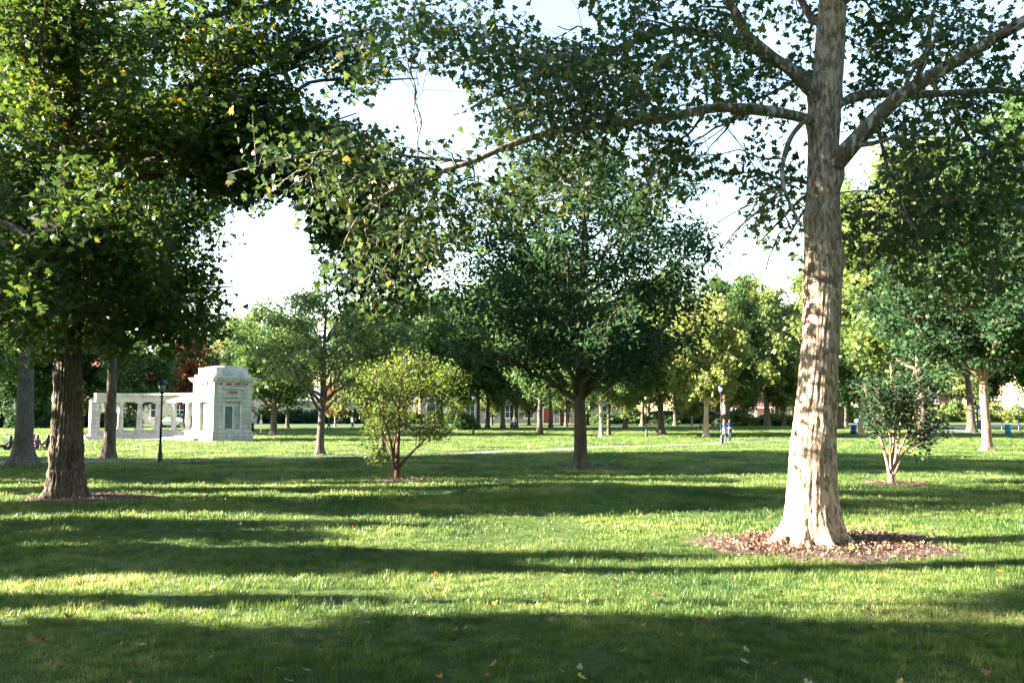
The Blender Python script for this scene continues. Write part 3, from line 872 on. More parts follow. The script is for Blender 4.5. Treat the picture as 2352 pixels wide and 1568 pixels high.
# ------------------------------------------------------------------ the big sycamore
def build_sycamore():
    rg = np.random.default_rng(21)
    root = empty('sycamore_tree', SYC)
    tag(root, 'large sycamore with pale flaking bark standing in a mulch bed on the lawn', 'tree')
    prof = [(1262, 1812, 1924), (1180, 1808, 1923), (1046, 1812, 1920), (912, 1829, 1922), (778, 1842, 1928), (689, 1845, 1933), (600, 1846, 1936), (510, 1848, 1930), (357, 1855, 1925), (255, 1855, 1932), (153, 1867, 1938), (0, 1881, 1945)]
    Yc = SYC.y
    P, r = [], []
    for y, l, rr in prof:
        c = at((l + rr) / 2, y, Yc)
        P.append((c.x - SYC.x, 0, c.z - SYC.z)); r.append((rr - l) / 2 * Yc / F / CP * .95)
    P[0] = (P[0][0], 0, 0.0)
    P = np.array(P); r = np.array(r)
    top = P[-1]
    for k, (dz, rk) in enumerate([(1.6, .175), (3.5, .13), (5.5, .09), (8.0, .04)]):
        P = np.vstack([P, top + np.array([.05 * k, .06 * k, dz])]); r = np.append(r, rk)
    # even spacing along the height
    zz = np.linspace(0, P[-1, 2], 60)
    PP = np.stack([np.interp(zz, P[:, 2], P[:, 0]), np.interp(zz, P[:, 2], P[:, 1]), zz], 1); rr = np.interp(zz, P[:, 2], r)
    knots = [(at(1845, 500, Yc).z, math.pi * 1.05, .16, .05), (at(1935, 590, Yc).z, -.1, .15, .06), (at(1900, 395, Yc).z, -.4, .22, .09), (at(1850, 275, Yc).z, math.pi, .14, .05), (at(1860, 210, Yc).z, math.pi, .15, .05)]
    me = trunk_mesh('trunk', PP, rr, M['syc_trunk'], 150, 360, .56, .29, 6, .05, 30, .055, 2, knots, 2.0)
    link('trunk', me, root)
    # surface roots creeping out of the flare
    for ang, ln, wd in ((-.25, 1.25, .10), (.35, 1.0, .08), (-.9, .75, .09), (math.pi + .35, .95, .09), (-1.75, .6, .08)):
        s = np.linspace(.35, ln, 7)
        wob = np.cumsum(rg.normal(size=7) * .06)
        pts = np.stack([np.cos(ang + wob * .6) * s, np.sin(ang + wob * .6) * s, .11 - .17 * (s - .35) / max(ln - .35, .1)], 1)
        mb, _, _ = tube_mesh('root', pts, np.linspace(wd, .02, 7), M['syc_trunk'], 10, .35, ang)
        link('root', mb, root)
    base = np.array(SYC)
    def W(lst, Y0, Y1):
        n = len(lst)
        return np.array([np.array(at(x, y, Y0 + (Y1 - Y0) * i / (n - 1))) - base for i, (x, y) in enumerate(lst)])
    named_ = [
        (W([(1888, 425), (1925, 370), (1960, 330), (2040, 245), (2100, 200), (2230, 120), (2352, 50), (2520, -40), (2700, -160)], Yc, Yc - 1.5), .17, .06),
        (W([(1915, 245), (1960, 225), (2010, 216), (2150, 216), (2290, 208), (2400, 218), (2600, 200)], Yc + .1, Yc + 2.0), .085, .03),
        (W([(1875, 285), (1840, 270), (1760, 255), (1650, 248), (1530, 270), (1400, 286), (1280, 302), (1180, 330), (1100, 365), (1000, 400), (900, 440), (830, 490), (790, 560)], Yc - .1, Yc - 1.6), .085, .015),
        (W([(1885, 235), (1858, 205), (1820, 165), (1760, 120), (1712, 75), (1690, 30), (1662, -10), (1600, -120)], Yc - .1, Yc - .9), .10, .04),
        (W([(1885, 200), (1850, 178), (1780, 140), (1700, 97), (1620, 77), (1530, 72), (1420, 110), (1320, 150), (1200, 190), (1080, 250)], Yc + .1, Yc + 2.2), .10, .02),
        (W([(1860, 270), (1836, 290), (1812, 325), (1797, 385), (1800, 430), (1818, 475), (1842, 520)], Yc - .25, Yc - .55), .042, .02),
        (W([(1900, 60), (1868, 45), (1845, 10), (1810, -60), (1760, -180)], Yc, Yc + 1.2), .07, .03),
        (W([(1080, 372), (1020, 366), (960, 362), (880, 350), (780, 345), (680, 360), (560, 390)], Yc - 1.0, Yc - 1.2), .025, .01),
        (W([(2010, 275), (2030, 350), (2042, 400), (2070, 460), (2092, 520)], Yc - .3, Yc - .5), .026, .012),
        (W([(2175, 222), (2215, 300), (2262, 360), (2290, 440), (2295, 540), (2282, 640)], Yc + 1.1, Yc + 1.3), .028, .012),
        (W([(1800, 430), (1760, 470), (1700, 520), (1660, 570)], Yc - .45, Yc - .7), .02, .008),
        (W([(2100, 200), (2130, 120), (2140, 40), (2180, -60)], Yc - .6, Yc - .2), .04, .02),
        (W([(2150, 216), (2180, 330), (2150, 420), (2120, 520), (2060, 600)], Yc + .9, Yc + 1.6), .03, .012),
    ]
    limbs = []
    for i, (pts, r0, r1) in enumerate(named_):
        me, Q, _ = tube_mesh('branch', pts, np.interp(np.linspace(0, 1, len(pts)), [0, 1 / (len(pts) - 1), 1], [r0 * .6, r0, r1]) if r0 < .15 else np.interp(np.linspace(0, 1, len(pts)), [0, .13, .28, 1], [r0 * .35, r0 * .92, r0 * .76, r1]), M['syc_limb'], 12, .16, i)
        link('branch', me, root)
        limbs.append((pts, r0, r1))
    # limbs that fill the rest of the crown, in and above the frame
    tg = [(1500, 40, 1.0), (1380, 60, -1.2), (1240, 130, .8), (1120, 60, .2), (1000, 120, 1.4), (930, 60, -.5), (1450, 200, -1.0), (1330, 230, 1.8), (1180, 250, .3), (1580, 330, .8), (1690, 400, 1.5), (1560, 420, -.6),
          (1740, 560, 1.2), (1480, 380, 1.8), (1300, 420, .5), (2060, 60, 1.0), (2200, 60, 2.5), (2300, 330, .5), (2250, 460, 2.2), (2080, 520, 2.0), (2150, 600, 1.0), (2330, 600, 1.4), (1990, 560, 2.4), (1720, 250, 2.2), (1640, 160, -1.6), (1050, 500, .0), (880, 620, -.6), (940, 520, .4), (850, 400, -1.4), (720, 390, -.8), (1100, 440, -.9), (1080, 20, -1.0), (1180, 120, -.8), (1000, 40, .4), (1280, 60, 1.6), (1400, 140, .4), (1130, 180, 1.5), (950, 130, -1.0), (1220, 190, -1.4), (1560, 130, 1.4), (1460, 300, .2), (1700, 480, .2), (1760, 620, .2), (1800, 560, .8), (1690, 540, .9), (1980, 120, 1.8), (2240, 250, 1.8), (2060, 400, 1.2), (2200, 520, .4), (2300, 480, -.4), (2130, 330, 2.6)]
    for (x, y, dy) in tg:
        e = np.array(at(x, y, Yc + dy)) - base
        # leaves the nearest existing limb
        best = None
        for pts, r0, r1 in limbs[:13]:
            d = np.linalg.norm(pts - e, axis=1) + .3 * np.maximum(0, pts[:, 2] - e[2] - .2)
            k = int(np.argmin(d))
            if best is None or d[k] < best[0]: best = (d[k], pts[max(k - 1, 0)], max(.012, (r0 + (r1 - r0) * k / len(pts)) * .5))
        lp = limb_from(rg, best[1], e, .08, 7, .07)
        if syc_keep(lp).mean() < .55: continue
        me, _, _ = tube_mesh('branch', lp, np.linspace(min(best[2], .04), .01, 7), M['syc_limb'], 7, .1)
        link('branch', me, root)
        limbs.append((lp, min(best[2], .04), .01))
    ends = crown_targets(rg, 40, (top[0], -.3, 12.6), (7.0, 7.0, 5.0), -.75)
    for e in ends:
        z = min(max(e[2] - 1.8, 8.4), 14); s = np.array([np.interp(z, PP[:, 2], PP[:, 0]), 0, z])
        lp = limb_from(rg, s, e, .08, 7)
        me, _, _ = tube_mesh('branch', lp, np.linspace(.08, .02, 7), M['syc_limb'], 8, .1)
        link('branch', me, root)
        limbs.append((lp, .08, .02))
    tw, LP = grow(rg, limbs, 7, 4, 1.25, .72, 16, .14, .19, syc_keep, .30, .006, .18)
    o = tw.obj('twigs', M['syc_limb'], root, True); o['kind'] = 'stuff'
    LP = LP[syc_keep(LP)]
    n = len(LP); Nn, D = leaf_frames(rg, n, .75, .55); S = .120 * (.55 + .8 * rg.random(n)); t = tint_for(rg, n, LP, .5)
    k = loose_leaves(root, LP, Nn, D, S, LEAF5, M['lf_syc'], SYC, 300)
    split_crown(root, LP, Nn, D, S, t, k, M['lf_syc'], base)
    print('sycamore leaves', n)
build_sycamore()

# ------------------------------------------------------------------ the dark maple
def build_maple():
    rg = np.random.default_rng(5)
    root = empty('maple_tree', MAP)
    tag(root, 'broad dark maple with furrowed brown trunk, crown reaching far over the lawn', 'tree')
    base = np.array(MAP); Yc = MAP.y
    prof = [(1150, 117, 192), (1050, 114, 190), (1000, 118, 190), (900, 122, 190), (800, 126, 188), (600, 130, 184), (450, 134, 180), (300, 138, 172), (100, 142, 168)]
    P, r = [], []
    for y, l, rr in prof:
        c = at((l + rr) / 2, y, Yc); P.append((c.x - base[0], 0, c.z - base[2])); r.append((rr - l) / 2 * Yc / F * .88)
    P[0] = (P[0][0], 0, 0.0)
    P.append((P[-1][0] + .1, .2, 16.0)); r.append(.05)
    P = np.array(P); r = np.array(r)
    zz = np.linspace(0, P[-1, 2], 60)
    PP = np.stack([np.interp(zz, P[:, 2], P[:, 0]), np.interp(zz, P[:, 2], P[:, 1]), zz], 1); rr = np.interp(zz, P[:, 2], r)
    link('trunk', trunk_mesh('trunk', PP, rr, M['maple_bark'], 150, 320, .62, .5, 5, .16, 26, .05, 6, (), .9), root)
    limbs = []
    tg = [(430, 620, 0), (330, 700, 1.5), (300, 560, -2.5), (480, 480, 1), (420, 300, -1.5), (540, 660, .5), (60, 650, -3.5), (130, 520, -3.8), (40, 420, -2), (230, 430, -3.5), (250, 200, 1), (600, 250, 0), (700, 300, 1.5),
          (640, 120, -1), (800, 120, 1), (900, 60, 0), (960, 180, 1.2), (820, 260, -.5), (800, 420, .6), (880, 520, .2), (840, 640, .3), (920, 700, .8), (780, 700, 1.2), (960, 600, 0), (760, 560, .8), (820, 560, -.4), (870, 450, .9), (940, 480, -.3), (900, 620, -.4), (860, 720, .2), (970, 690, .4), (1000, 560, .6), (450, 120, 2.5), (330, 60, -2), (120, 120, -2.5), (40, 200, 1),
          (-150, 600, 0), (-250, 400, 2), (-350, 600, -1.5), (-200, 200, -2), (-450, 300, 1), (520, -50, 0), (200, -120, 2), (700, -100, -1), (0, -150, 0), (350, -250, 0), (-250, 0, 1), (860, -60, 1.5), (700, 480, 2.4), (360, 420, 3.0), (180, 700, 3.2), (460, 740, 2.2), (20, 740, 1.0), (100, 760, -2.6), (250, 760, -1.2), (380, 790, .4)]
    for (x, y, dy) in tg:
        e = np.array(at(x, y, Yc + dy)) - base
        hd = math.hypot(e[0], e[1])
        z = np.clip(e[2] - hd * (.25 + .3 * rg.random()), 4.3, 12.5)
        s = np.array([np.interp(z, zz, PP[:, 0]), 0, z])
        lp = limb_from(rg, s, e, .10, 9, .05)
        if x > 640 and y > 330:         # the outermost sprays hang from limbs that run above the open gap
            z = 6.9 + 1.5 * rg.random(); s = np.array([np.interp(z, zz, PP[:, 0]), 0, z])
            w1 = np.array(at(480, 330 + 60 * rg.random(), Yc + dy * .4)) - base; w2 = np.array(at(.75 * x + .25 * 650, 300 + 80 * rg.random(), Yc + dy * .8)) - base
            lp = np.concatenate([bez(s, .5 * (s + w1) + np.array([0, 0, .3]), w1, 5)[:-1], bez(w1, w2 + np.array([0, 0, .4]), e, 7)])
        r0 = .05 + .011 * hd
        me, _, _ = tube_mesh('branch', lp, np.linspace(r0, .015, len(lp)), M['maple_bark'], 8, .15)
        link('branch', me, root); limbs.append((lp, r0, .015))
    for e in ((1.5, -5.8, 9.6), (2.0, -6.6, 10.8), (.6, -6.4, 11.8), (2.8, -7.2, 11.2), (1.2, -7.6, 12.6)):  # limbs out of view, added to dapple the sycamore's upper trunk with shade
        lp = limb_from(rg, (PP[-1, 0] * .6, 0, 8.0), np.array(e), .1, 9, .05)
        me, _, _ = tube_mesh('branch', lp, np.linspace(.11, .015, 9), M['maple_bark'], 8, .15)
        link('branch', me, root); limbs.append((lp, .11, .015))
    tw, LP = grow(rg, limbs, 6.0, 5, 1.5, .8, 34, .16, .23, map_keep, .12, .006, .3)
    o = tw.obj('twigs', M['maple_bark'], root, True); o['kind'] = 'stuff'
    LP = LP[map_keep(LP)]
    n = len(LP); Nn, D = leaf_frames(rg, n, .45, .9); S = .155 * (.6 + .7 * rg.random(n)); t = tint_for(rg, n, LP, .2)
    px, py, d = proj(LP + base)
    k = loose_leaves(root, LP, Nn, D, S, LEAF5, M['lf_maple'], MAP, 300)
    split_crown(root, LP, Nn, D, S, t, k, M['lf_maple'], base)
    print('maple leaves', n)
build_maple()

# ------------------------------------------------------------------ trees of the middle ground
def place(root, p, label, cat='tree', group=None, rz=0):
    root.location = p; root.rotation_euler = (0, 0, rz); tag(root, label, cat, group); return root

oak = full_tree('oak_tree', 31, 14.0, 2.8, 6.3, .25, M['oak_bark'], M['lf_dark'], OVATE, .24, 34, 6, 5, 24, .26, low=-.85, br_len=1.7, tw_len=.8,
                seg=60, rows=90, flare=.75, flare_h=.32, furrow=.09, furrow_n=26, limb_parts=True, fill=.86, lobes=6, rz=5.6, cz=8.0)
place(oak, OAK, 'dark green oak with straight dark trunk and round low-hanging crown beside the diagonal path')

p = ground(735, 1045)
t8 = full_tree('young_tree', 44, 10.4, 2.3, 3.9, .19, M['grey_bark'], M['lf_light'], OVATE, .20, 20, 5, 5, 18, .2, low=-.75, br_len=1.3, tw_len=.7, seg=30, rows=50, flare=.8, flare_h=.25, limb_parts=True, lean=(.008, 0), rz=4.0, cz=5.6)
place(t8, p, 'airy light green tree with forked grey trunk at the sunny edge of the path')
p = ground(879, 1043)
t9 = full_tree('young_tree', 45, 8.4, 2.6, 2.4, .16, M['oak_bark'], M['lf_mid'], OVATE, .2, 16, 5, 5, 20, .18, low=-.8, br_len=1.0, tw_len=.6, seg=24, rows=40, flare=.2, limb_parts=True)
place(t9, p, 'slender green tree with thin dark trunk behind the cinnamon-barked small tree')
p = ground(250, 1053)
t4 = full_tree('maple_tree', 46, 17, 4.2, 5.4, .25, M['maple_bark'], M['lf_mid'], SPRAY, .26, 30, 6, 5, 26, .28, low=-.8, br_len=1.7, tw_len=.9, seg=50, rows=80, flare=.8, flare_h=.45, furrow=.14, furrow_n=18, limb_parts=True)
place(t4, p, 'maple with sunlit furrowed trunk standing between the dark maple and the stone colonnade')
p = ground(52, 1070)
t3 = full_tree('beech_tree', 47, 21, 4.6, 7.2, .325, M['grey_bark'], M['lf_dark'], SPRAY, .26, 28, 6, 5, 24, .28, low=-.7, br_len=1.9, tw_len=.9, seg=40, rows=70, flare=1.0, flare_h=.55, furrow=.03, furrow_n=14, limb_parts=True)
place(t3, p, 'thick smooth grey trunk with wide root flare, tree behind the dark maple')
p = ground(2268, 1035)
t11 = full_tree('oak_tree', 48, 13.5, 4.5, 8.5, .25, M['pink_bark'], M['lf_dark'], SPRAY, .27, 26, 6, 5, 26, .30, low=-.95, br_len=2.1, tw_len=1.0, seg=36, rows=60, flare=.9, flare_h=.4, furrow=.03, limb_parts=True)
place(t11, p, 'tall dark tree with pale trunk beside the blue barrel')

def stems_tree(name, base, label, stems, bark, leafm, shape, size, n_br, n_tw, leaves, br_len, tw_len, spread, keep=None, seed=0, inner=.35, trunk_r=.09, trunk_h=.4, Yo=None):
    """small tree of several stems leaving one short trunk"""
    rg = np.random.default_rng(seed)
    root = empty(name, base); tag(root, label, 'tree')
    b = np.array(base); limbs = []
    PP = np.stack([np.zeros(8), np.zeros(8), np.linspace(0, trunk_h, 8)], 1)
    link('trunk', trunk_mesh('trunk', PP, np.linspace(trunk_r, trunk_r * .85, 8), bark, 28, 30, .55, .12, 4, .06, 12, .03, seed), root)
    for pts, dy, r0, r1 in stems:
        n = len(pts)
        Q = np.array([np.array(at(x, y, base.y + dy * i / max(1, n - 1))) - b for i, (x, y) in enumerate(pts)])
        me, _, _ = tube_mesh('stem', Q, np.linspace(r0, r1, n), bark, 10, .12, seed)
        link('stem', me, root); limbs.append((Q, r0, r1))
    tw, LP = grow(rg, limbs, n_br, n_tw, br_len, tw_len, leaves, size, spread, keep, .1, .005, inner)
    o = tw.obj('twigs', bark, root, True); o['kind'] = 'stuff'
    if keep is not None: LP = LP[keep(LP)]
    n = len(LP); Nn, D = leaf_frames(rg, n, .5); S = size * (.65 + .6 * rg.random(n))
    o = link('crown', leaves_mesh('crown', LP, Nn, D, S, tint_for(rg, n, LP, .3), shape, leafm), root); o['kind'] = 'stuff'
    return root
def small_keep(P):
    px, py, d = proj(P + np.array(SMALL))
    nz = 1 + .5 * (vnoise(np.stack([px / 30, py / 30, px * 0], 1)) - .5)
    e = (((px - 938) / 140) ** 2 + ((py - 888) / 108) ** 2) * nz
    low = ((px - 872) / 34) ** 2 + ((py - 1048) / 22) ** 2
    r_ = ((px - 1000) / 62) ** 2 + ((py - 985) / 26) ** 2
    l_ = ((px - 845) / 40) ** 2 + ((py - 1000) / 30) ** 2
    return (e < 1) | (low < 1) | (r_ < 1) | (l_ < 1)
stems_tree('paperbark_maple', SMALL, 'small yellow-green tree with thin cinnamon stems in its own mulch ring', [
    ([(911, 1085), (913, 1050), (916, 990), (917, 930), (922, 870), (930, 815)], .3, .075, .012),
    ([(910, 1080), (903, 1062), (900, 1030), (894, 1000), (880, 960), (862, 900)], -.5, .055, .012),
    ([(914, 1078), (925, 1062), (950, 1035), (985, 1000), (1020, 965)], .3, .05, .012),
    ([(905, 1050), (906, 1020), (915, 980), (945, 900), (975, 840)], .9, .04, .01),
    ([(903, 1045), (885, 1012), (865, 985), (840, 940)], .6, .03, .01),
    ([(906, 1060), (890, 1052), (872, 1046)], -.3, .02, .008),
    ([(918, 930), (950, 905), (1000, 880), (1040, 870)], -.6, .03, .008),
    ([(917, 940), (890, 900), (860, 870), (835, 880)], -.7, .03, .008),
    ([(950, 1035), (975, 1018), (1000, 1008)], .2, .015, .006)],
    M['red_bark'], M['lf_fresh'], OVATE, .11, 13, 6, 20, .75, .46, .15, small_keep, 3, .3, .085, .38)
def shrub_keep(P):
    px, py, d = proj(P + np.array(SHRUB))
    nz = 1 + .9 * (vnoise(np.stack([px / 34, py / 34, px * 0], 1)) - .5)
    e = (((px - 2050) / 136) ** 2 + ((py - 900) / 98) ** 2) * nz
    lo = ((px - 2105) / 36) ** 2 + ((py - 1025) / 32) ** 2
    r_ = ((px - 2140) / 50) ** 2 + ((py - 985) / 35) ** 2
    l_ = ((px - 2012) / 26) ** 2 + ((py - 1005) / 24) ** 2
    return (e < 1) | (lo < 1) | (r_ < 1) | (l_ < 1)
stems_tree('crape_myrtle', SHRUB, 'small dark-leaved tree with several slender pinkish stems rising like a vase', [
    ([(2044, 1095), (2036, 1055), (2024, 1010), (2013, 985), (2000, 940), (1985, 890)], .2, .05, .014),
    ([(2046, 1095), (2050, 1050), (2052, 1010), (2055, 960), (2050, 900), (2045, 840)], .5, .055, .014),
    ([(2048, 1095), (2056, 1055), (2063, 1010), (2070, 960), (2085, 900), (2100, 850)], .1, .05, .014),
    ([(2050, 1098), (2062, 1070), (2072, 1045), (2085, 1030), (2110, 1005), (2140, 980)], -.3, .042, .012),
    ([(2063, 1040), (2080, 1005), (2092, 975), (2110, 930), (2135, 890)], -.4, .038, .012),
    ([(2047, 1080), (2045, 1040), (2046, 1010), (2030, 950), (2015, 900)], -.5, .04, .012),
    ([(2085, 1030), (2100, 1022), (2118, 1035)], -.2, .018, .006)],
    M['pink_bark'], M['lf_dark'], OVATE, .145, 11, 5, 15, .8, .5, .14, shrub_keep, 9, .35, .085, .30)
# ------------------------------------------------------------------ trees further off: a few grown specimens and copies of them
broad = full_tree('shade_tree', 61, 13, 2.3, 5.2, .32, M['oak_bark'], M['lf_mid'], SPRAY, .31, 22, 5, 5, 32, .36, low=-.9, br_len=1.8, tw_len=1.0, seg=18, rows=30, flare=.8, flare_h=.4)
tall = full_tree('shade_tree', 62, 21, 3.2, 6.6, .30, M['grey_bark'], M['lf_mid'], SPRAY, .34, 28, 5, 5, 34, .42, low=-.9, br_len=2.2, tw_len=1.2, seg=18, rows=30, flare=.8, flare_h=.5)
round_ = full_tree('shade_tree', 63, 11, 2.2, 4.6, .26, M['tan_bark'], M['lf_yel'], SPRAY, .32, 22, 5, 5, 24, .26, low=-.92, br_len=1.5, tw_len=.8, seg=18, rows=30, flare=.7, flare_h=.3)
narrow = full_tree('columnar_tree', 64, 13, 1.2, 1.25, .2, M['grey_bark'], M['lf_mid'], SPRAY, .32, 36, 5, 4, 30, .22, low=-.95, br_len=.8, tw_len=.5, seg=14, rows=24, flare=.6)
high = full_tree('high_crowned_tree', 65, 25, 13.0, 5.0, .35, M['grey_bark'], M['lf_mid'], SPRAY, .36, 22, 5, 5, 22, .34, low=-.8, br_len=1.7, tw_len=1.0, seg=18, rows=30)  # unseen tree, its crown set high to shade the sycamore's upper foliage
KIND = {'high': high, 'broad': broad, 'tall': tall, 'round': round_, 'narrow': narrow}
USED = set()
prng = np.random.default_rng(3)
def plant(kind, p, label, s=1.0, sz=None, leafm=None, bark=None, group=None):
    src = KIND[kind]
    sz = sz or s
    rz = float(prng.random() * 6.28)
    if kind in USED: o = copy_thing(src, p, rz, (s, s, sz), leafm, bark)
    else:
        USED.add(kind); o = src; o.location = p; o.rotation_euler = (0, 0, rz); o.scale = (s, s, sz)
        for c in o.children:
            nm = c.name.split('.')[0]
            mm = leafm if nm == 'crown' else bark
            if mm is not None: c.material_slots[0].link = 'OBJECT'; c.material_slots[0].material = mm
    if 'group' in o: del o['group']
    tag(o, label, 'tree', group)
    return o
B, LF = M, M
plant('broad', ground(628, 1000), 'dark-trunked shade tree near the small sign post beside the stone tower', 1.0, .95, M['lf_mid'], M['oak_bark'])
plant('tall', ground(1240, 998), 'tall tree with thick dark trunk in front of the red-doored building', .9, .95, M['lf_mid'], M['oak_bark'])
plant('round', ground(1622, 1005), 'pale-trunked tree with bright yellow-green crown beside the lamp post and two walkers', 1.0, 1.2, M['lf_yel'], M['tan_bark'])
plant('broad', ground(1518, 998), 'stout black-trunked tree left of the bright yellow-green tree', 1.05, 1.25, M['lf_light'], M['oak_bark'])
plant('tall', ground(1381, 1003), 'tree with straight pale grey trunk right behind the dark oak', .62, .62, M['lf_mid'], M['pale_bark'])
plant('tall', ground(1398, 1000), 'tree with thin dark trunk touching the pale grey trunk behind the oak', .6, .6, M['lf_light'], M['oak_bark'])
plant('tall', ground(1672, 985), 'large dark trunk behind the two walkers on the path', .95, 1.0, M['lf_mid'], M['oak_bark'])
plant('round', ground(1762, 978), 'bright light-green rounded tree before the brick house with white porch', 1.6, 2.1, M['lf_light'], M['oak_bark'])
plant('round', ground(1978, 1000), 'sunlit pale forked trunk beside the navy blue bin', .95, 1.1, M['lf_mid'], M['tan_bark'])
plant('tall', ground(1944, 982), 'dark trunk standing behind the navy blue bin', .8, .75, M['lf_mid'], M['oak_bark'])
plant('tall', ground(2224, 968), 'smooth grey trunk near the emergency call pillar', .9, 1.0, M['lf_light'], M['grey_bark'])
far = 'tree in the open grove in front of the red-doored building'
for x, y, s in ((1098, 985, .85), (1120, 984, .9), (1155, 985, .95), (1176, 983, .7), (1186, 984, .8), (1265, 984, .85), (1300, 980, .7)):
    plant('tall', ground(x, y), far, s, s * 1.05, M['lf_light'] if prng.random() < .4 else M['lf_mid'], M['grey_bark'] if prng.random() < .6 else M['oak_bark'], 'grove in front of the red-doored building')
for x, Y_, s in ((1050, 142, .75), (1130, 140, .62), (1215, 143, .7), (1290, 140, .62), (1350, 142, .75)):
    q = at(x, 958, Y_); q.z = gzf(q.x, q.y)
    plant('broad', q, 'low-branched tree close in front of the sandstone hall windows', s, s, M['lf_light'], M['oak_bark'], 'low trees before the sandstone hall')
far = 'tree among the scattered lawn trees near the bench and street lamps'
for x, y, s, k in ((1436, 981, .9, 'broad'), (1476, 978, 1.0, 'tall'), (1551, 977, 1.0, 'tall'), (1589, 981, .55, 'round'), (1598, 972, .8, 'round'), (1636, 970, .8, 'round'), (1490, 974, 1.0, 'broad')):
    plant(k, ground(x, y), far, s, s, [M['lf_light'], M['lf_mid'], M['lf_yel']][int(prng.integers(0, 3))], M['tan_bark'] if k == 'round' else M['oak_bark'], 'scattered lawn trees by the bench')
far = 'tall sunlit tree rising behind the dark tree with pale trunk'
for x, Y_, s, m_, far in ((2120, 74, 1.3, 'lf_light', 'tall light green tree behind the vase-shaped small tree'), (2440, 66, 1.35, 'lf_mid', 'tall mid-green tree on the lawn right of the blue barrel'), (2010, 92, 1.25, 'lf_light', 'tall light green tree beyond the pale forked trunk'), (2480, 60, 1.25, 'lf_mid', 'tall mid-green tree on the lawn past the globe lamps'), (2230, 96, 1.35, 'lf_yel', 'tall yellow-green tree behind the emergency call pillar'), (1930, 112, 1.1, 'lf_light', 'tall light green tree beyond the dark trunk by the navy bin')):
    q = at(x, 958, Y_); q.z = gzf(q.x, q.y)
    plant('tall', q, far, s, s, M[m_], M['oak_bark'], 'tall trees behind the dark tree on the right-hand lawn')
for x, Y_, s in ((1706, 138, .8), (1800, 136, .85), (1850, 140, .9)):
    q = at(x, 958, Y_); q.z = gzf(q.x, q.y)
    plant('broad', q, 'low-branched tree in front of the brick house with white porch', s, s, M['lf_light'], M['oak_bark'], 'trees before the brick house')
far = 'tree behind the stone colonnade'
for x, Y_, s, k, m_, far in ((318, 98, .9, 'broad', 'lf_mid', 'green tree with dark trunk seen through the colonnade openings'), (180, 104, 1.1, 'broad', 'lf_dark', 'dark tree behind the end pier of the colonnade'), (60, 96, 1.0, 'broad', 'lf_dark', 'dark broad tree on the far lawn behind the sitting people'), (520, 112, .9, 'broad', 'lf_yel', 'yellow-green tree crown rising behind the square stone tower'), (-60, 88, 1.1, 'tall', 'lf_mid', 'tall green tree on the far lawn behind the bicycle')):
    q = at(x, 958, Y_); q.z = gzf(q.x, q.y)
    plant(k, q, far, s, s, M[m_], M['oak_bark'], 'trees behind the colonnade')
q = at(424, 958, 108); q.z = gzf(q.x, q.y)
plant('round', q, 'rust-brown leaved tree rising behind the stone tower', .8, 1.15, M['lf_rust'], M['oak_bark'])
q = at(770, 958, 128); q.z = gzf(q.x, q.y)
plant('round', q, 'small rusty-orange tree beyond the far path near the walkers', .55, .6, M['lf_rust'], M['tan_bark'])
for x, Y_, s, k, m_, far in ((660, 120, .75, 'tall', 'lf_light', 'tall light green tree beyond the far path behind the airy forked tree'), (560, 118, .7, 'tall', 'lf_yel', 'tall yellow-green tree beyond the sign post by the tower'), (840, 112, .85, 'broad', 'lf_light', 'broad light green tree beyond the walker in white'), (930, 105, 1.35, 'broad', 'lf_mid', 'broad mid-green tree beyond the cinnamon-stemmed small tree'), (1010, 118, 1.5, 'broad', 'lf_mid', 'broad mid-green tree next to the bluish round shrub')):
    q = at(x, 958, Y_); q.z = gzf(q.x, q.y)
    plant(k, q, far, s, s, M[m_], M['grey_bark'], 'trees beyond the far path by the tower')
# the closing line of trees along the streets round the park
far = 'distant tree in the line of trees along the far street'
for i in range(26):
    xx = -150 + 12.4 * i + float(prng.normal()) * 3
    yy = 178 + float(prng.random()) * 34
    plant(['broad', 'tall'][i % 2], (xx, yy, gzf(xx, yy)), far, 1.3 + .3 * float(prng.random()), 1.15 + .3 * float(prng.random()), [M['lf_mid'], M['lf_light'], M['lf_mid'], M['lf_dark']][int(prng.integers(0, 4))], M['oak_bark'], 'trees along the far street')
# trees of the park's near left side, outside the frame: they throw the long bands of shade across the lawn
far = 'park tree west of the lawn whose shade crosses the grass'
for kind, x, y, s, sz in (('narrow', -19, 6.3, 1.05, 1.0), ('narrow', -23, 4.2, 1.2, 1.0), ('narrow', -21, 11.4, .95, .66), ('narrow', -26, 12.0, .4, .9), ('high', -21, 8.6, .34, .7),
                          ('broad', -33, 30, .9, 1.1), ('broad', -44, 32, 1.1, 1.4), ('tall', -56, 36, .8, 1.1), ('broad', -42, 35.5, 1.0, 1.5), ('narrow', -27, 29.5, 1.0, 1.2), ('broad', -32, 38, .6, 1.2), ('tall', -42, 37, .9, .95), ('narrow', -24, 18.5, 1.2, 1.0), ('tall', -48, 3, .55, .8), ('round', -12.5, 14.4, .30, .36), ('narrow', -19, 15.4, .45, .55), ('narrow', -27, 22.8, .6, 1.0), ('narrow', -22, 25.6, .4, .8), ('narrow', -26, 33.5, .7, 1.1), ('narrow', -30, 27.6, .45, 1.0), ('narrow', -14.5, 8.9, .28, .42), ('high', -20, 10.9, 1.0, 1.0)):
    plant(kind, (x, y, gzf(x, y)), far, s, sz, M['lf_mid'], M['oak_bark'], 'trees on the west side of the lawn')

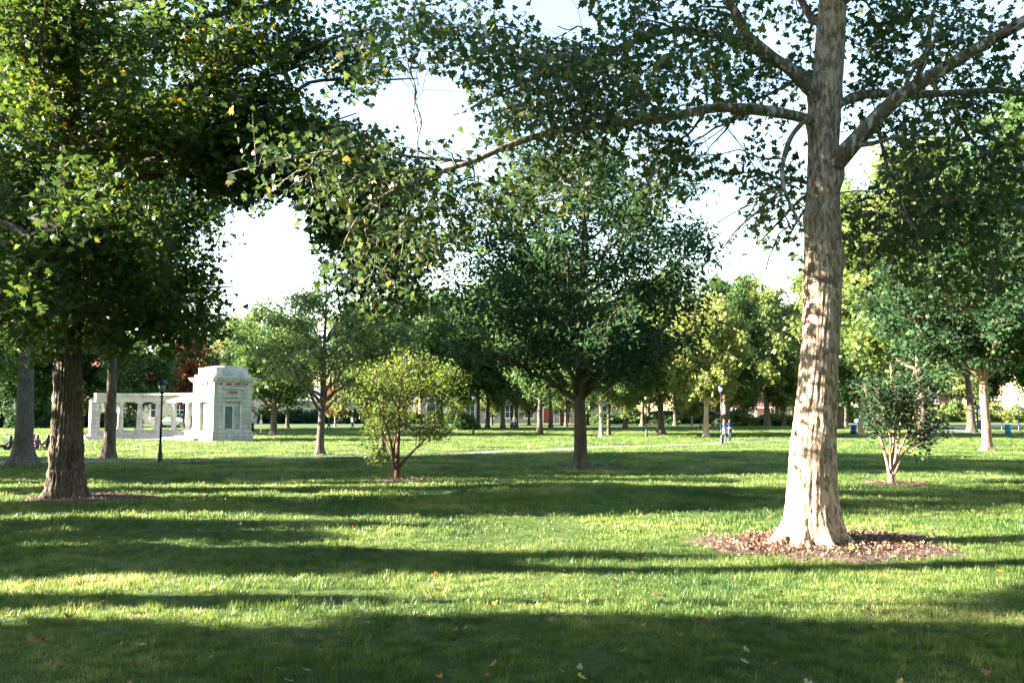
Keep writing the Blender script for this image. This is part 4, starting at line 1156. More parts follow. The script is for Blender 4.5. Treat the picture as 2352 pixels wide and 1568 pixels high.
far = 'unseen tree added near the camera to block skylight'
for kind, x, y, s in (('broad', 1.5, -4.5, 1.15), ('broad', -9, -2.5, 1.0), ('broad', 10, 1.5, .85), ('tall', -9, -9, .8), ('tall', 3, -12, .8), ('broad', 13, -5, 1.1), ('broad', -17, -4, 1.1), ('tall', 20, 6, .7), ('broad', 19, 17, 1.0), ('tall', -24, -14, .9), ('tall', 14, -18, .9)):  # out of view; added to cover open sky and deepen the foreground shade
    plant(kind, (x, y, gzf(x, y)), far, s, s, M['lf_mid'], M['oak_bark'], 'unseen trees added round the camera')

far = 'unseen tree added east of the lawn to block skylight'
for kind, x, y, s in (('broad', 23, 25, 1.1), ('tall', 31, 37, .9), ('broad', 21, 10, 1.0), ('tall', 38, 29, 1.0)):  # out of view; added as sky blockers so the mid lawn darkens
    plant(kind, (x, y, gzf(x, y)), far, s, s, M['lf_mid'], M['oak_bark'], 'unseen trees added on the east side of the lawn')

# ------------------------------------------------------------------ stone memorial: tower and curved colonnade
def build_memorial():
    base = ground(330, 1012)
    Y0 = base.y
    TW = at(510, 958, Y0 - .3); TWx, TWy = TW.x, TW.y
    z0 = gzf(TWx, TWy)
    root = empty('memorial_colonnade', (TWx, TWy, z0)); tag(root, 'white limestone memorial with square tower and curved open colonnade', 'monument')
    k = Y0 / F
    H = lambda y: (1011 - y) * k                    # height from photo rows
    st, sp = M['limestone'], M['limestone_plain']
    a = 1.62                                        # half width of the shaft
    tw = empty('tower'); tw.parent = root; tw.rotation_euler = (0, 0, R(47))
    core = MB().box(-a + .28, a - .28, -a + .28, a - .28, 0, H(880)).obj('tower_core', st, tw)
    zb, zs, zc = .78, H(879), H(872)
    MB().box(-a - .12, a + .12, -a - .12, a + .12, -.3, .72, .02).obj('plinth', st, tw, bevel=.02)
    MB().box(-a - .06, a + .06, -a - .06, a + .06, .72, .80, .05).obj('plinth_moulding', sp, tw)
    # each side: corner piers and a recessed bay. side 0 faces -y (right in the photo), side 3 faces -x (left in the photo)
    for s in range(4):
        side = empty('side') if False else None
        ang = s * math.pi / 2
        def put(mb, name, m, bevel=0.0):
            o = mb.obj(name, m, tw, bevel=bevel); o.rotation_euler = (0, 0, ang); return o
        put(MB().box(-a, -.86, -a, -a + .3, .80, zs), 'pier', st)
        put(MB().box(.86, a - .3 if True else a, -a, -a + .3, .80, zs), 'pier', st)
        put(MB().box(-.86, .86, -a + .06, -a + .3, 3.05, zs), 'lintel', st)
        put(MB().box(-.86, -.62, -a + .05, -a + .3, .80, 3.05), 'jamb', sp)
        put(MB().box(.62, .86, -a + .05, -a + .3, .80, 3.05), 'jamb', sp)
        put(MB().box(-.70, .70, -a - .02, -a + .2, 3.05, 3.17), 'moulding', sp, .015)
        put(MB().box(-.78, .78, -a - .05, -a + .2, 3.36, 3.46), 'moulding', sp, .015)
        put(MB().box(-.95, .95, -a - .06, -a + .2, 4.02, 4.12), 'moulding', sp, .015)
        if s == 0:
            f = put(MB().box(-.50, .50, -a + .02, -a + .2, 3.58, 3.94), 'panel_frame', sp, .01)
            p_ = MB().box(-.38, .38, -a - .003, -a + .12, 3.64, 3.87).obj('stone_panel', M['brown_panel'], f)
            put(MB().box(-.62, .62, -a + .2, -a + .27, .80, 3.05), 'niche_back', st)
            d = put(MB().box(-.54, .02, -a + .14, -a + .24, 1.02, 2.68), 'plaque', M['bronze'], .01)
            MB().box(.02, .14, -a + .11, -a + .25, .98, 2.72).obj('frame', sp, d)
            MB().box(-.60, .14, -a + .11, -a + .25, 2.68, 2.80).obj('frame', sp, d)
            put(MB().box(-.62, .62, -a - .05, -a + .2, .80, .94), 'sill', sp, .01)
        if s == 3:
            f = put(MB().box(-.75, .75, -a + .0, -a + .2, 3.0, 3.95), 'panel_frame', sp, .01)
            MB().box(-.62, .62, -a - .012, -a + .12, 3.10, 3.85).obj('relief_panel', M['limestone_plain'], f)
        for q in (-1.08, -.36, .36, 1.08):
            put(MB().box(q - .17, q + .17, -a - .012, -a + .1, 4.30, 4.46), 'frieze_panel', M['brown_panel'])
    MB().box(-a - .05, a + .05, -a - .05, a + .05, zs, zs + .16).obj('architrave', sp, tw, bevel=.02)
    MB().box(-a - .22, a + .22, -a - .22, a + .22, zs + .16, zs + .30).obj('cornice', sp, tw, bevel=.03)
    MB().box(-a - .30, a + .30, -a - .30, a + .30, zs + .30, zs + .38).obj('cornice', sp, tw, bevel=.03)
    MB().box(-a + .05, a - .05, -a + .05, a - .05, zs + .38, zs + .62).obj('attic', sp, tw, bevel=.02)
    MB().box(-a + .25, a - .25, -a + .25, a - .25, zs + .62, zs + 1.15).obj('attic', sp, tw, bevel=.03)
    MB().box(-.75, .75, -a + .18, a - .18, zs + .62, zs + 1.27).obj('attic_block', sp, tw, bevel=.03)
    # dentils
    for s in range(4):
        for i in range(11):
            x = -a + .1 + (2 * a - .2) * i / 10
            o = MB().box(x - .06, x + .06, -a - .16, -a - .04, zs + .05, zs + .155).obj('dentil', sp, tw); o.rotation_euler = (0, 0, s * math.pi / 2)
    # colonnade on a circle: its middle lies furthest back
    Rr = 7.2
    cx = at(318, 958, Y0 + 1.5).x - TWx
    cyl = Y0 + 2.6 - Rr - TWy + 1.2
    col = empty('colonnade'); col.parent = root; col.location = (cx, cyl, 0)
    a0, a1 = R(-34), R(64)
    zw, zt = .78, 3.10
    MB().arc(Rr - .38, Rr + .38, 0, zw - .06, a0, a1, 30).obj('parapet_wall', sp, col)
    MB().arc(Rr - .44, Rr + .44, zw - .06, zw, a0, a1, 30).obj('coping', sp, col)
    MB().arc(Rr - .34, Rr + .34, zt, zt + .40, a0, a1, 30).obj('entablature', sp, col)
    MB().arc(Rr - .42, Rr + .42, zt + .40, zt + .54, a0, a1, 30).obj('cornice', sp, col)
    MB().arc(Rr - .55, Rr + .55, zt + .54, zt + .70, a0, a1, 30).obj('cornice', sp, col)
    for i in range(3):
        MB().arc(Rr - 1.0 - .38 * i, Rr - .30, -.30, .36 - .12 * i - .002 * i, R(-42), R(70), 30).obj('step', M['step_stone'], col)
    shaft = MB().lathe([(.215, 0), (.225, .25), (.22, .8), (.185, 1.96)], n=20).mesh('shaft', sp, True)
    cbase = MB().box(-.3, .3, -.3, .3, 0, .10).lathe([(.28, .10), (.29, .15), (.23, .20), (.225, .24)], n=20).mesh('column_base', sp)
    ccap = MB().lathe([(.19, 0), (.20, .06), (.28, .14)], n=20).box(-.31, .31, -.31, .31, .14, .24).mesh('capital', sp)
    for i in range(9):
        t = R(-18.5 + 11.8 * i)
        if t > R(52): break
        c = empty('column'); c.parent = col
        c.location = (Rr * math.sin(t), Rr * math.cos(t), zw); c.rotation_euler = (0, 0, -t)
        b_ = link('column_base', cbase, c); s_ = link('shaft', shaft, c); s_.location.z = .12
        q = link('capital', ccap, c); q.location.z = zt - zw - .24
    # end pier and the wall that ties the colonnade to the tower
    pe = MB().box(-.34, .34, -.50, .50, -.2, zt).obj('end_pier', st, col); t = a0
    pe.location = (Rr * math.sin(t), Rr * math.cos(t), 0); pe.rotation_euler = (0, 0, -t)
    MB().arc(Rr - .30, Rr + .30, zw, zt, R(52), R(64), 8).obj('tie_wall', st, col)
    for t in (R(55.5), R(61)):
        q = MB().box(-.2, .2, -.09, .09, 0, zt - zw - .01).obj('pilaster', sp, col)
        q.location = ((Rr - .30) * math.sin(t), (Rr - .30) * math.cos(t), zw); q.rotation_euler = (0, 0, -t)
build_memorial()

# ------------------------------------------------------------------ far buildings
def building(name, loc, rz, label, w, d, h, wallm, roofm, wins, doors=(), arched=False, roof=2.2, porch=None, chimney=None):
    root = empty(name, loc, rz); tag(root, label, 'building')
    hw = w / 2
    MB().box(-hw, hw, 0, d, -.5, h).obj('wall', wallm, root)
    e = .5
    rf = MB().add([(-hw - e, -e, h), (hw + e, -e, h), (hw + e, d + e, h), (-hw - e, d + e, h), (-hw + d * .4, d / 2, h + roof), (hw - d * .4, d / 2, h + roof)],
                  [(0, 1, 5, 4), (1, 2, 5), (2, 3, 4, 5), (3, 0, 4), (3, 2, 1, 0)]).obj('roof', roofm, root)
    MB().box(-hw - e, hw + e, -e - .02, -e + .1, h - .22, h + .02).obj('gutter', M['white_paint'], rf)
    if chimney: MB().box(chimney, chimney + .9, d * .45, d * .45 + .8, h + .2, h + roof + 1.2).obj('chimney', wallm, rf)
    for (x, z, ww, hh) in wins:
        wd = MB().box(x - ww / 2 - .12, x + ww / 2 + .12, -.06, .1, z - .12, z + hh + .12)
        wo = wd.obj('window', M['cream_stone'] if arched else M['white_paint'], root)
        g = MB().box(x - ww / 2, x + ww / 2, -.075, .02, z, z + hh)
        if arched:
            n = 10
            for i in range(n):
                t0, t1 = math.pi * i / n, math.pi * (i + 1) / n
                g.add([(x, -.075, z + hh), (x + ww / 2 * math.cos(t0), -.075, z + hh + ww / 2 * math.sin(t0)), (x + ww / 2 * math.cos(t1), -.075, z + hh + ww / 2 * math.sin(t1))], [(0, 1, 2)])
        g.obj('pane', M['window_glass'], wo)
        MB().box(x - .03, x + .03, -.10, -.05, z, z + hh).obj('mullion', M['white_paint'], wo)
        MB().box(x - ww / 2, x + ww / 2, -.10, -.05, z + hh * .5 - .03, z + hh * .5 + .03).obj('mullion', M['white_paint'], wo)
        MB().box(x - ww / 2 - .2, x + ww / 2 + .2, -.18, .0, z - .24, z - .12).obj('sill', M['white_paint'], wo)
    for (x, ww, hh, m_) in doors:
        do = MB().box(x - ww / 2, x + ww / 2, -.07, .05, 0, hh).obj('door', m_, root)
        MB().box(x - ww / 2 - .15, x + ww / 2 + .15, -.05, .02, 0, hh + .18).obj('frame', M['white_paint'], do)
        MB().lathe([(.05, 0), (.05, .03)], (x + ww * .35, -.1, 1.0), 8).obj('handle', M['chrome'], do)
    if porch:
        x0, x1, ph = porch
        pr = MB().box(x0 - .2, x1 + .2, -2.6, -.02, ph, ph + .25).obj('porch_roof', M['white_paint'], root)
        MB().box(x0, x1, -2.4, -.02, -.1, .45).obj('porch_floor', M['white_paint'], root)
        n = max(2, int((x1 - x0) / 2.2) + 1)
        for i in range(n):
            x = x0 + .2 + (x1 - x0 - .4) * i / (n - 1)
            MB().lathe([(.14, .45), (.12, 1.0), (.11, ph)], (x, -2.2, 0), 10).obj('porch_column', M['white_paint'], root)
    return root
def spot(px, Y_):
    q = at(px, 958, Y_); q.z = gzf(q.x, q.y); return q
q = spot(330, 150)
building('stone_hall', q, 0, 'cream stone hall with arched windows seen through the colonnade', 34, 14, 7.5, M['cream_stone'], M['roof_tile'],
         [(-14 + 4 * i, 1.2, 1.5, 2.4) for i in range(8)] + [(-14 + 4 * i, 5.2, 1.2, 1.2) for i in range(8)], arched=True, roof=4)
q = spot(1215, 165)
building('sandstone_hall', q, R(2), 'pinkish sandstone hall with red doors behind the grove', 40, 15, 7.0, M['pink_stone'], M['roof_tile'],
         [(-18 + 3.6 * i, 1.0, 1.5, 2.2) for i in range(11) if i not in (6, 7)] + [(-18 + 3.6 * i, 4.6, 1.3, 1.4) for i in range(11)], [(3.6, 1.8, 2.8, M['door_red']), (6.6, 1.8, 2.8, M['door_red'])], roof=4)
q = spot(1790, 166)
building('brick_house', q, R(-3), 'red brick house with white porch behind the clipped shrubs', 20, 11, 6.2, M['red_brick'], M['grey_roof'],
         [(-8 + 3.2 * i, 1.1, 1.3, 1.6) for i in range(6)] + [(-8 + 3.2 * i, 4.0, 1.2, 1.4) for i in range(6)], [(1.6, 1.1, 2.2, M['white_paint'])], roof=3.2, porch=(-5, 6, 2.7), chimney=5)
q = spot(2110, 190)
building('orange_brick_house', q, R(-6), 'sunlit orange brick house beyond the far lawn', 18, 11, 6.0, M['red_brick'], M['grey_roof'],
         [(-7 + 3.5 * i, 1.1, 1.3, 1.6) for i in range(5)] + [(-7 + 3.5 * i, 3.9, 1.2, 1.4) for i in range(5)], [(0.2, 1.1, 2.2, M['door_red'])], roof=3.2, chimney=-4)
q = spot(800, 172)
building('grey_house', q, R(4), 'low grey-roofed house far beyond the path by the rusty tree', 26, 11, 4.2, M['limestone_plain'], M['grey_roof'],
         [(-11 + 3.6 * i, 1.0, 1.4, 1.6) for i in range(7)], [(2.0, 1.1, 2.2, M['white_paint'])], roof=3)

# ------------------------------------------------------------------ shrubs
def shrub_mesh(seed, m, n=2600, size=.22):
    rg = np.random.default_rng(seed)
    d = norm(rg.normal(size=(n, 3))); d[:, 2] = np.abs(d[:, 2])
    k = (.55 + .45 * rg.random((n, 1)) ** .5) * (1 + .35 * (fbm(d * 2.2 + seed, 2)[:, None] - .5) * 2)
    P = d * k
    Nn, D = leaf_frames(rg, n, .1)
    return leaves_mesh('foliage', P, Nn, D, size * (.6 + .7 * rg.random(n)), tint_for(rg, n, P), SPRAY, m)
sh1, sh2 = shrub_mesh(1, M['lf_mid']), shrub_mesh(2, M['lf_light'])
def shrub(px, Y_, w, h, label, group, mesh, m=None):
    q = spot(px, Y_)
    o = empty('shrub', q, float(prng.random() * 6)); tag(o, label, 'shrub', group)
    f = link('foliage', mesh, o); f.scale = (w, w, h); f['kind'] = 'stuff'
    if m is not None: f.material_slots[0].link = 'OBJECT'; f.material_slots[0].material = m
    st = MB()
    for i in range(4):
        a_ = i * 1.57 + .4; st.tube([(0, 0, -.1), (.25 * w * math.cos(a_), .25 * w * math.sin(a_), h * .5)], [.05, .02], 5)
    st.obj('stems', M['oak_bark'], o)
    return o
for x, Y_, w, h in ((1690, 140, 3.2, 1.6), (1722, 143, 2.6, 1.4), (1775, 141, 2.8, 1.7), (1812, 140, 3.0, 1.6)):
    shrub(x, Y_, w, h, 'rounded shrub before the brick house with white porch', 'shrubs before the brick house', sh2)
for x, Y_, w, h in ((262, 128, 2.2, 1.5), (286, 130, 2.4, 1.6), (402, 126, 2.0, 1.6), (232, 126, 2.6, 2.0), (440, 128, 2.2, 1.4)):
    shrub(x, Y_, w, h, 'round shrub along the hall behind the colonnade', 'shrubs behind the colonnade', sh1)
for i in range(16):
    shrub(540 + 34 * i + float(prng.normal()) * 8, 156 + 8 * float(prng.random()), 2.6, 1.5 + .8 * float(prng.random()), 'dark shrub in the hedge line along the far street', 'hedge shrubs along the far street', sh1, M['lf_dark'])
for i in range(15):
    shrub(1385 + 22 * i + float(prng.normal()) * 6, 150 + 10 * float(prng.random()), 2.6, 1.3 + .9 * float(prng.random()), 'low shrub along the street between the two brick and stone halls', 'street shrubs by the sandstone hall', sh1, M['lf_dark'] if i % 3 else None)
for i in range(12):
    shrub(1930 + 42 * i + float(prng.normal()) * 8, 176 + 10 * float(prng.random()), 3.0, 2.2 + 1.6 * float(prng.random()), 'yellowish shrub by the orange brick house beyond the lawn', 'shrubs by the orange brick house', sh2, M['lf_yel'] if i % 2 else None)
for i in range(10):
    shrub(-60 + 26 * i, 118 + 6 * float(prng.random()), 2.8, 3.2 + 1.5 * float(prng.random()), 'tall dark evergreen shrub left of the colonnade', 'evergreen shrubs left of the colonnade', sh1, M['lf_dark'])
shrub(1068, 108, 1.5, 1.7, 'bluish round shrub at the edge of the grove', None, sh1, M['lf_mid'])

# ------------------------------------------------------------------ lamp posts, bins, pillar, signs, bench
def lamp_post(loc, h, label, kind='lantern', group=None, glass='lamp_glass'):
    root = empty('lamp_post', loc); tag(root, label, 'street lamp', group)
    bm_ = M['black_metal']
    MB().lathe([(.15, -.1), (.15, .08), (.11, .14), (.095, .40), (.075, .48), (.06, .80)], n=14).obj('base', bm_, root, True)
    MB().lathe([(.05, .78), (.044, h * .5), (.04, h - .62)], n=12).lathe([(.07, h - .75), (.075, h - .72), (.07, h - .69)], n=12).obj('pole', bm_, root, True)
    if kind == 'lantern':
        MB().lathe([(.05, h - .64), (.10, h - .58), (.11, h - .54)], n=12).obj('collar', bm_, root, True)
        MB().lathe([(.09, h - .54), (.135, h - .40), (.155, h - .22)], n=12).obj('glass', M[glass], root, True)
        hd = MB().lathe([(.22, h - .225), (.21, h - .19), (.15, h - .10), (.08, h - .05), (.05, h - .03)], n=14).obj('cap', bm_, root, True)
        MB().lathe([(.02, h - .04), (.035, h - .01), (.02, h + .02), (.008, h + .10)], n=8).obj('finial', bm_, hd, True)
    else:
        MB().lathe([(.05, h - .64), (.12, h - .56), (.12, h - .50)], n=12).obj('collar', bm_, root, True)
        MB().lathe([(.10, h - .50), (.21, h - .38), (.24, h - .24), (.21, h - .10), (.12, h - .01), (.02, h + .02)], n=16).obj('globe', M['lamp_glass'], root, True)
    return root
lamp_post(ground(367, 1062), 3.55, 'black lamp post with wide cap beside the path in front of the colonnade', glass='dark_glass')
lamp_post(ground(1658, 1018), 4.25, 'black lamp post with frosted lantern beside the two walkers')
lamp_post(ground(1087, 1000), 3.9, 'slim black lamp post at the edge of the grove behind the oak')
lamp_post(ground(1485, 1002), 3.9, 'black lamp post beside the stout black-trunked tree')
lamp_post(ground(1609, 985), 3.9, 'far lamp post left of the pale-trunked yellow-green tree')
lamp_post(ground(1985, 990), 3.9, 'globe lamp post behind the pale forked trunk', 'globe')
lamp_post(ground(2302, 988), 4.0, 'globe lamp post with black base left of the blue barrel', 'globe')
lamp_post(ground(2341, 989), 4.2, 'globe lamp post right of the blue barrel', 'globe')

def barrel(loc, label, m):
    root = empty('litter_bin', loc); tag(root, label, 'bin')
    MB().lathe([(.27, 0), (.285, .03), (.285, .30), (.30, .32), (.30, .35), (.285, .37), (.285, .66), (.30, .68), (.30, .71), (.285, .73), (.28, .93)], n=20).obj('body', m, root, True)
    MB().lathe([(.295, .90), (.30, .93), (.28, .96), (.20, .965), (.19, .93)], n=20, caps=False).obj('rim', M['navy_plastic'] if m is M['navy_plastic'] else M['black_metal'], root, True)
    return root
barrel(ground(2316, 998), 'bright blue barrel bin standing by the paved path', M['blue_plastic'])
barrel(ground(1961, 998), 'navy blue barrel bin near the pale forked trunk', M['navy_plastic'])
barrel(ground(577, 991), 'dark bin on the grass right of the stone tower', M['black_metal'])

q = ground(2249, 985)
root = empty('emergency_pillar', q); tag(root, 'slim dark blue emergency call pillar with blue light on top', 'call pillar')
MB().box(-.26, .26, -.2, .2, -.1, .12).obj('base', M['black_metal'], root)
MB().box(-.2, .2, -.15, .15, .12, 2.75).obj('column', M['navy_plastic'], root, bevel=.03)
MB().box(-.14, .14, -.17, -.13, 1.15, 1.55).obj('call_panel', M['chrome'], root)
MB().lathe([(.10, 2.75), (.14, 2.80), (.14, 3.0), (.10, 3.08)], n=14).obj('light', plain('blue_light_lens', (.05, .08, .75), .2), root, True)
MB().box(-.12, .12, -.18, -.14, 1.75, 2.5).obj('sign_panel', M['white_paint'], root)

q = ground(599, 996)
root = empty('sign_post', q); tag(root, 'thin grey sign post with small white plate near the stone tower', 'sign')
MB().tube([(0, 0, -.1), (0, 0, 2.0)], .035, 8).obj('post', M['chrome'], root)
MB().box(-.14, .14, -.05, -.03, 1.0, 1.35).obj('plate', M['white_paint'], root)

q = ground(1502, 977)
root = empty('park_bench', q, R(10)); tag(root, 'pale wooden park bench among the scattered lawn trees', 'bench')
for i in range(4): MB().box(-.8, .8, -.25 + .13 * i, -.15 + .13 * i, .43, .47).obj('slat', M['wood'], root)
for i in range(3): MB().box(-.8, .8, .30, .34, .55 + .13 * i, .65 + .13 * i).obj('slat', M['wood'], root)
for x in (-.7, .7):
    MB().box(x - .04, x + .04, -.25, -.18, -.05, .43).box(x - .04, x + .04, .24, .30, -.05, .95).box(x - .04, x + .04, -.25, .24, .36, .43).obj('leg', M['black_metal'], root)

def car(loc, rz, label, m):
    root = empty('parked_car', loc, rz); tag(root, label, 'car')
    prof = [(-2.1, .35), (-2.15, .62), (-2.0, .86), (-1.2, .95), (-.75, 1.38), (.75, 1.42), (1.35, .98), (2.05, .88), (2.15, .6), (2.1, .35)]
    n = len(prof)
    V = [(x, -.82 + (.14 if z > 1.1 else 0), z) for x, z in prof] + [(x, .82 - (.14 if z > 1.1 else 0), z) for x, z in prof]
    f = [tuple(range(n)), tuple(range(2 * n - 1, n - 1, -1))] + [(i, (i + 1) % n, n + (i + 1) % n, n + i) for i in range(n)]
    MB().add(V, f).obj('body', m, root, bevel=.05)
    for s in (-1, 1):
        for x0, x1, x2, x3 in ((-1.02, -.68, -.04, -.04), (.04, .04, .68, 1.12)):
            pn = [(x0, s * .80, .99), (x1, s * .705, 1.33), (x2, s * .705, 1.34), (x3, s * .80, 1.0)]
            pn2 = [(x, y - s * .1, z) for x, y, z in pn]
            MB().add(pn + pn2, [(0, 1, 2, 3), (7, 6, 5, 4), (0, 4, 5, 1), (1, 5, 6, 2), (2, 6, 7, 3), (3, 7, 4, 0)]).obj('side_window', M['window_glass'], root)
        for x in (-1.35, 1.35):
            w = MB().tube([(x, s * .66, .32), (x, s * .86, .32)], .32, 18).obj('wheel', M['tyre'], root)
            MB().tube([(x, s * .80, .32), (x, s * .875, .32)], .19, 14).obj('rim', M['chrome'], w)
        MB().box(2.05, 2.17, s * .62 - .14, s * .62 + .14, .62, .76).obj('headlight', M['lamp_glass'], root)
        MB().box(-2.17, -2.05, s * .62 - .14, s * .62 + .14, .64, .78).obj('tail_light', M['sign_red'], root)
    return root
for x, Y_, rz, l, m_ in ((398, 122, .05, 'white car parked behind the colonnade', 'car_white'), (895, 148, .05, 'pale car parked on the far street behind the slender tree', 'car_white'), (1995, 150, 0, 'blue car parked on the far street behind the pale forked trunk', 'car_blue')):
    car(spot(x, Y_), rz, l, M[m_])
q = spot(1748, 152)
root = empty('yard_sign', q); tag(root, 'small green board standing before the white porch', 'sign')
MB().box(-.5, .5, -.03, .03, .5, 1.5).obj('board', M['sign_green'], root)
for x in (-.4, .4): MB().box(x - .04, x + .04, .03, .07, -.1, 1.4).obj('post', M['wood'], root)

# ------------------------------------------------------------------ people
def person(loc, rz, label, pose, top, bottom, hair, height=1.68, long_hair=True, extra=None, mats=None):
    """one continuous body grown over a skeleton, then coloured by garment"""
    root = empty('person', loc, rz); tag(root, label, 'person')
    s = height / 1.70
    J = pose
    names = list(J['pts'].keys())
    idx = {n: i for i, n in enumerate(names)}
    me = bpy.data.meshes.new('body')
    me.from_pydata([tuple(c * s for c in J['pts'][n][0]) for n in names], [(idx[a_], idx[b_]) for a_, b_ in J['edges']], [])
    o = bpy.data.objects.new('body_seed', me); C.objects.link(o)
    sk = o.modifiers.new('skin', 'SKIN'); sk.use_smooth_shade = True; sk.branch_smoothing = .3
    for n, d in zip(names, me.skin_vertices[0].data):
        r_ = J['pts'][n][1] * s; d.radius = (r_, r_); d.use_root = n == 'pelvis'
    sub = o.modifiers.new('sub', 'SUBSURF'); sub.levels = 1; sub.render_levels = 1
    dg = bpy.context.evaluated_depsgraph_get()
    bme = bpy.data.meshes.new_from_object(o.evaluated_get(dg))
    bpy.data.objects.remove(o)
    for m_ in (M['skin'], top, bottom, M['dark_cloth']): bme.materials.append(m_)
    cen = np.zeros(len(bme.polygons) * 3); bme.polygons.foreach_get('center', cen); cen = cen.reshape(-1, 3)
    # nearest bone decides the garment
    segs = [(np.array(J['pts'][a_][0]) * s, np.array(J['pts'][b_][0]) * s, g) for (a_, b_), g in zip(J['edges'], J['wear'])]
    D_ = []
    for a_, b_, g in segs:
        ab = b_ - a_; t = np.clip(((cen - a_) @ ab) / (ab @ ab + 1e-9), 0, 1)
        D_.append(np.linalg.norm(cen - a_ - t[:, None] * ab, axis=1))
    w = np.array([g for _, _, g in segs])[np.argmin(np.array(D_), axis=0)]
    bme.polygons.foreach_set('material_index', w.astype(np.int32))
    bme.update()
    link('body', bme, root)
    hp = np.array(J['pts']['head'][0]) * s
    face = np.array(J.get('face', (0, 1, 0)), float)
    side = np.cross(face, (0, 0, 1.0))
    # head shape with face, and hair
    hd = MB().lathe([(.02, -.125), (.055, -.11), (.072, -.05), (.082, .02), (.08, .07), (.055, .12), (.015, .135)], n=14)
    h = hd.obj('head', M['skin'], root, True); h.location = hp; h.scale = (s, s * 1.15, s)
    ft = MB().add([(0, .105, .0), (-.014, .085, -.02), (.014, .085, -.02), (0, .078, .03)], [(0, 1, 2), (0, 2, 3), (0, 3, 1)])
    ft.obj('nose', M['skin'], h)
    for x in (-.03, .03): MB().lathe([(.010, -.006), (.012, 0), (.010, .006)], (x, .078, .028), 8).obj('eye', M['dark_cloth'], h)
    MB().box(-.025, .025, .072, .082, -.052, -.042).obj('mouth', M['pink_cloth'], h)
    for x in (-.082, .082): MB().box(x - .012, x + .012, -.015, .02, -.03, .03).obj('ear', M['skin'], h)
    ang = math.atan2(face[1], face[0]) - math.pi / 2
    h.rotation_euler = (0, 0, ang)
    prof = [(.03, .145), (.066, .125), (.086, .07), (.09, .02), (.086, -.04)] + ([(.082, -.12), (.07, -.20), (.035, -.25)] if long_hair else [(.088, -.07)])
    hv = MB().lathe(prof[::-1], n=16).mesh('hair', hair, True)
    ho = link('hair', hv, root); ho.location = hp - face * .022 * s; ho.scale = (s, s * 1.1, s); ho.rotation_euler = (0, 0, ang)
    # hands with five fingers
    for sd in ('l', 'r'):
        wp, dp = np.array(J['pts']['hand_' + sd][0]) * s, np.array(J['pts']['elbow_' + sd][0]) * s
        d = (wp - dp) / np.linalg.norm(wp - dp)
        ac = np.cross(d, face); ac /= np.linalg.norm(ac) + 1e-9; nn = np.cross(ac, d)
        hb = MB().tube([wp - d * .01, wp + d * .04 * s, wp + d * .085 * s], np.array([.024, .038, .032]) * s, 8)
        for i, ln in enumerate((.062, .075, .08, .07)):
            o_ = wp + d * .075 * s + ac * (i - 1.5) * .02 * s
            hb.tube([o_, o_ + d * ln * .55 * s + nn * .006, o_ + d * ln * .95 * s + nn * .022], np.array([.009, .0085, .006]) * s, 6)
        o_ = wp + d * .03 * s - ac * .03 * s
        hb.tube([o_, o_ + d * .035 * s - ac * .02 * s, o_ + d * .065 * s - ac * .022 * s + nn * .01], np.array([.011, .0095, .007]) * s, 6)
        hb.obj('hand', M['skin'], root, True)
    if extra: extra(root, s)
    return root

def walk_pose(step=.22, arm=.18, flip=1):
    f = flip
    pts = {'pelvis': ((0, 0, .93), .135), 'waist': ((0, 0, 1.06), .115), 'chest': ((0, .01, 1.26), .145), 'neck': ((0, 0, 1.43), .055), 'head': ((0, .01, 1.56), .075),
           'sh_l': ((-.17, 0, 1.38), .062), 'elbow_l': ((-.23, -arm * f * .5, 1.12), .042), 'hand_l': ((-.24, -arm * f, .87), .028),
           'sh_r': ((.17, 0, 1.38), .062), 'elbow_r': ((.23, arm * f * .3, 1.12), .042), 'hand_r': ((.24, arm * f, .88), .028),
           'hip_l': ((-.09, 0, .88), .10), 'knee_l': ((-.09, step * f * .55 + .03, .49), .062), 'ank_l': ((-.09, step * f, .09), .042), 'toe_l': ((-.10, step * f + .16, .035), .035),
           'hip_r': ((.09, 0, .88), .10), 'knee_r': ((.09, -step * f * .3 + .04, .49), .062), 'ank_r': ((.09, -step * f, .12), .042), 'toe_r': ((.10, -step * f + .15, .04), .035)}
    e = [('pelvis', 'waist', 1), ('waist', 'chest', 1), ('chest', 'neck', 1), ('neck', 'head', 0), ('chest', 'sh_l', 1), ('sh_l', 'elbow_l', 1), ('elbow_l', 'hand_l', 1), ('chest', 'sh_r', 1), ('sh_r', 'elbow_r', 1), ('elbow_r', 'hand_r', 1),
         ('pelvis', 'hip_l', 2), ('hip_l', 'knee_l', 2), ('knee_l', 'ank_l', 2), ('ank_l', 'toe_l', 3), ('pelvis', 'hip_r', 2), ('hip_r', 'knee_r', 2), ('knee_r', 'ank_r', 2), ('ank_r', 'toe_r', 3)]
    return {'pts': pts, 'edges': [(a_, b_) for a_, b_, _ in e], 'wear': [g for _, _, g in e], 'face': (0, 1, 0)}
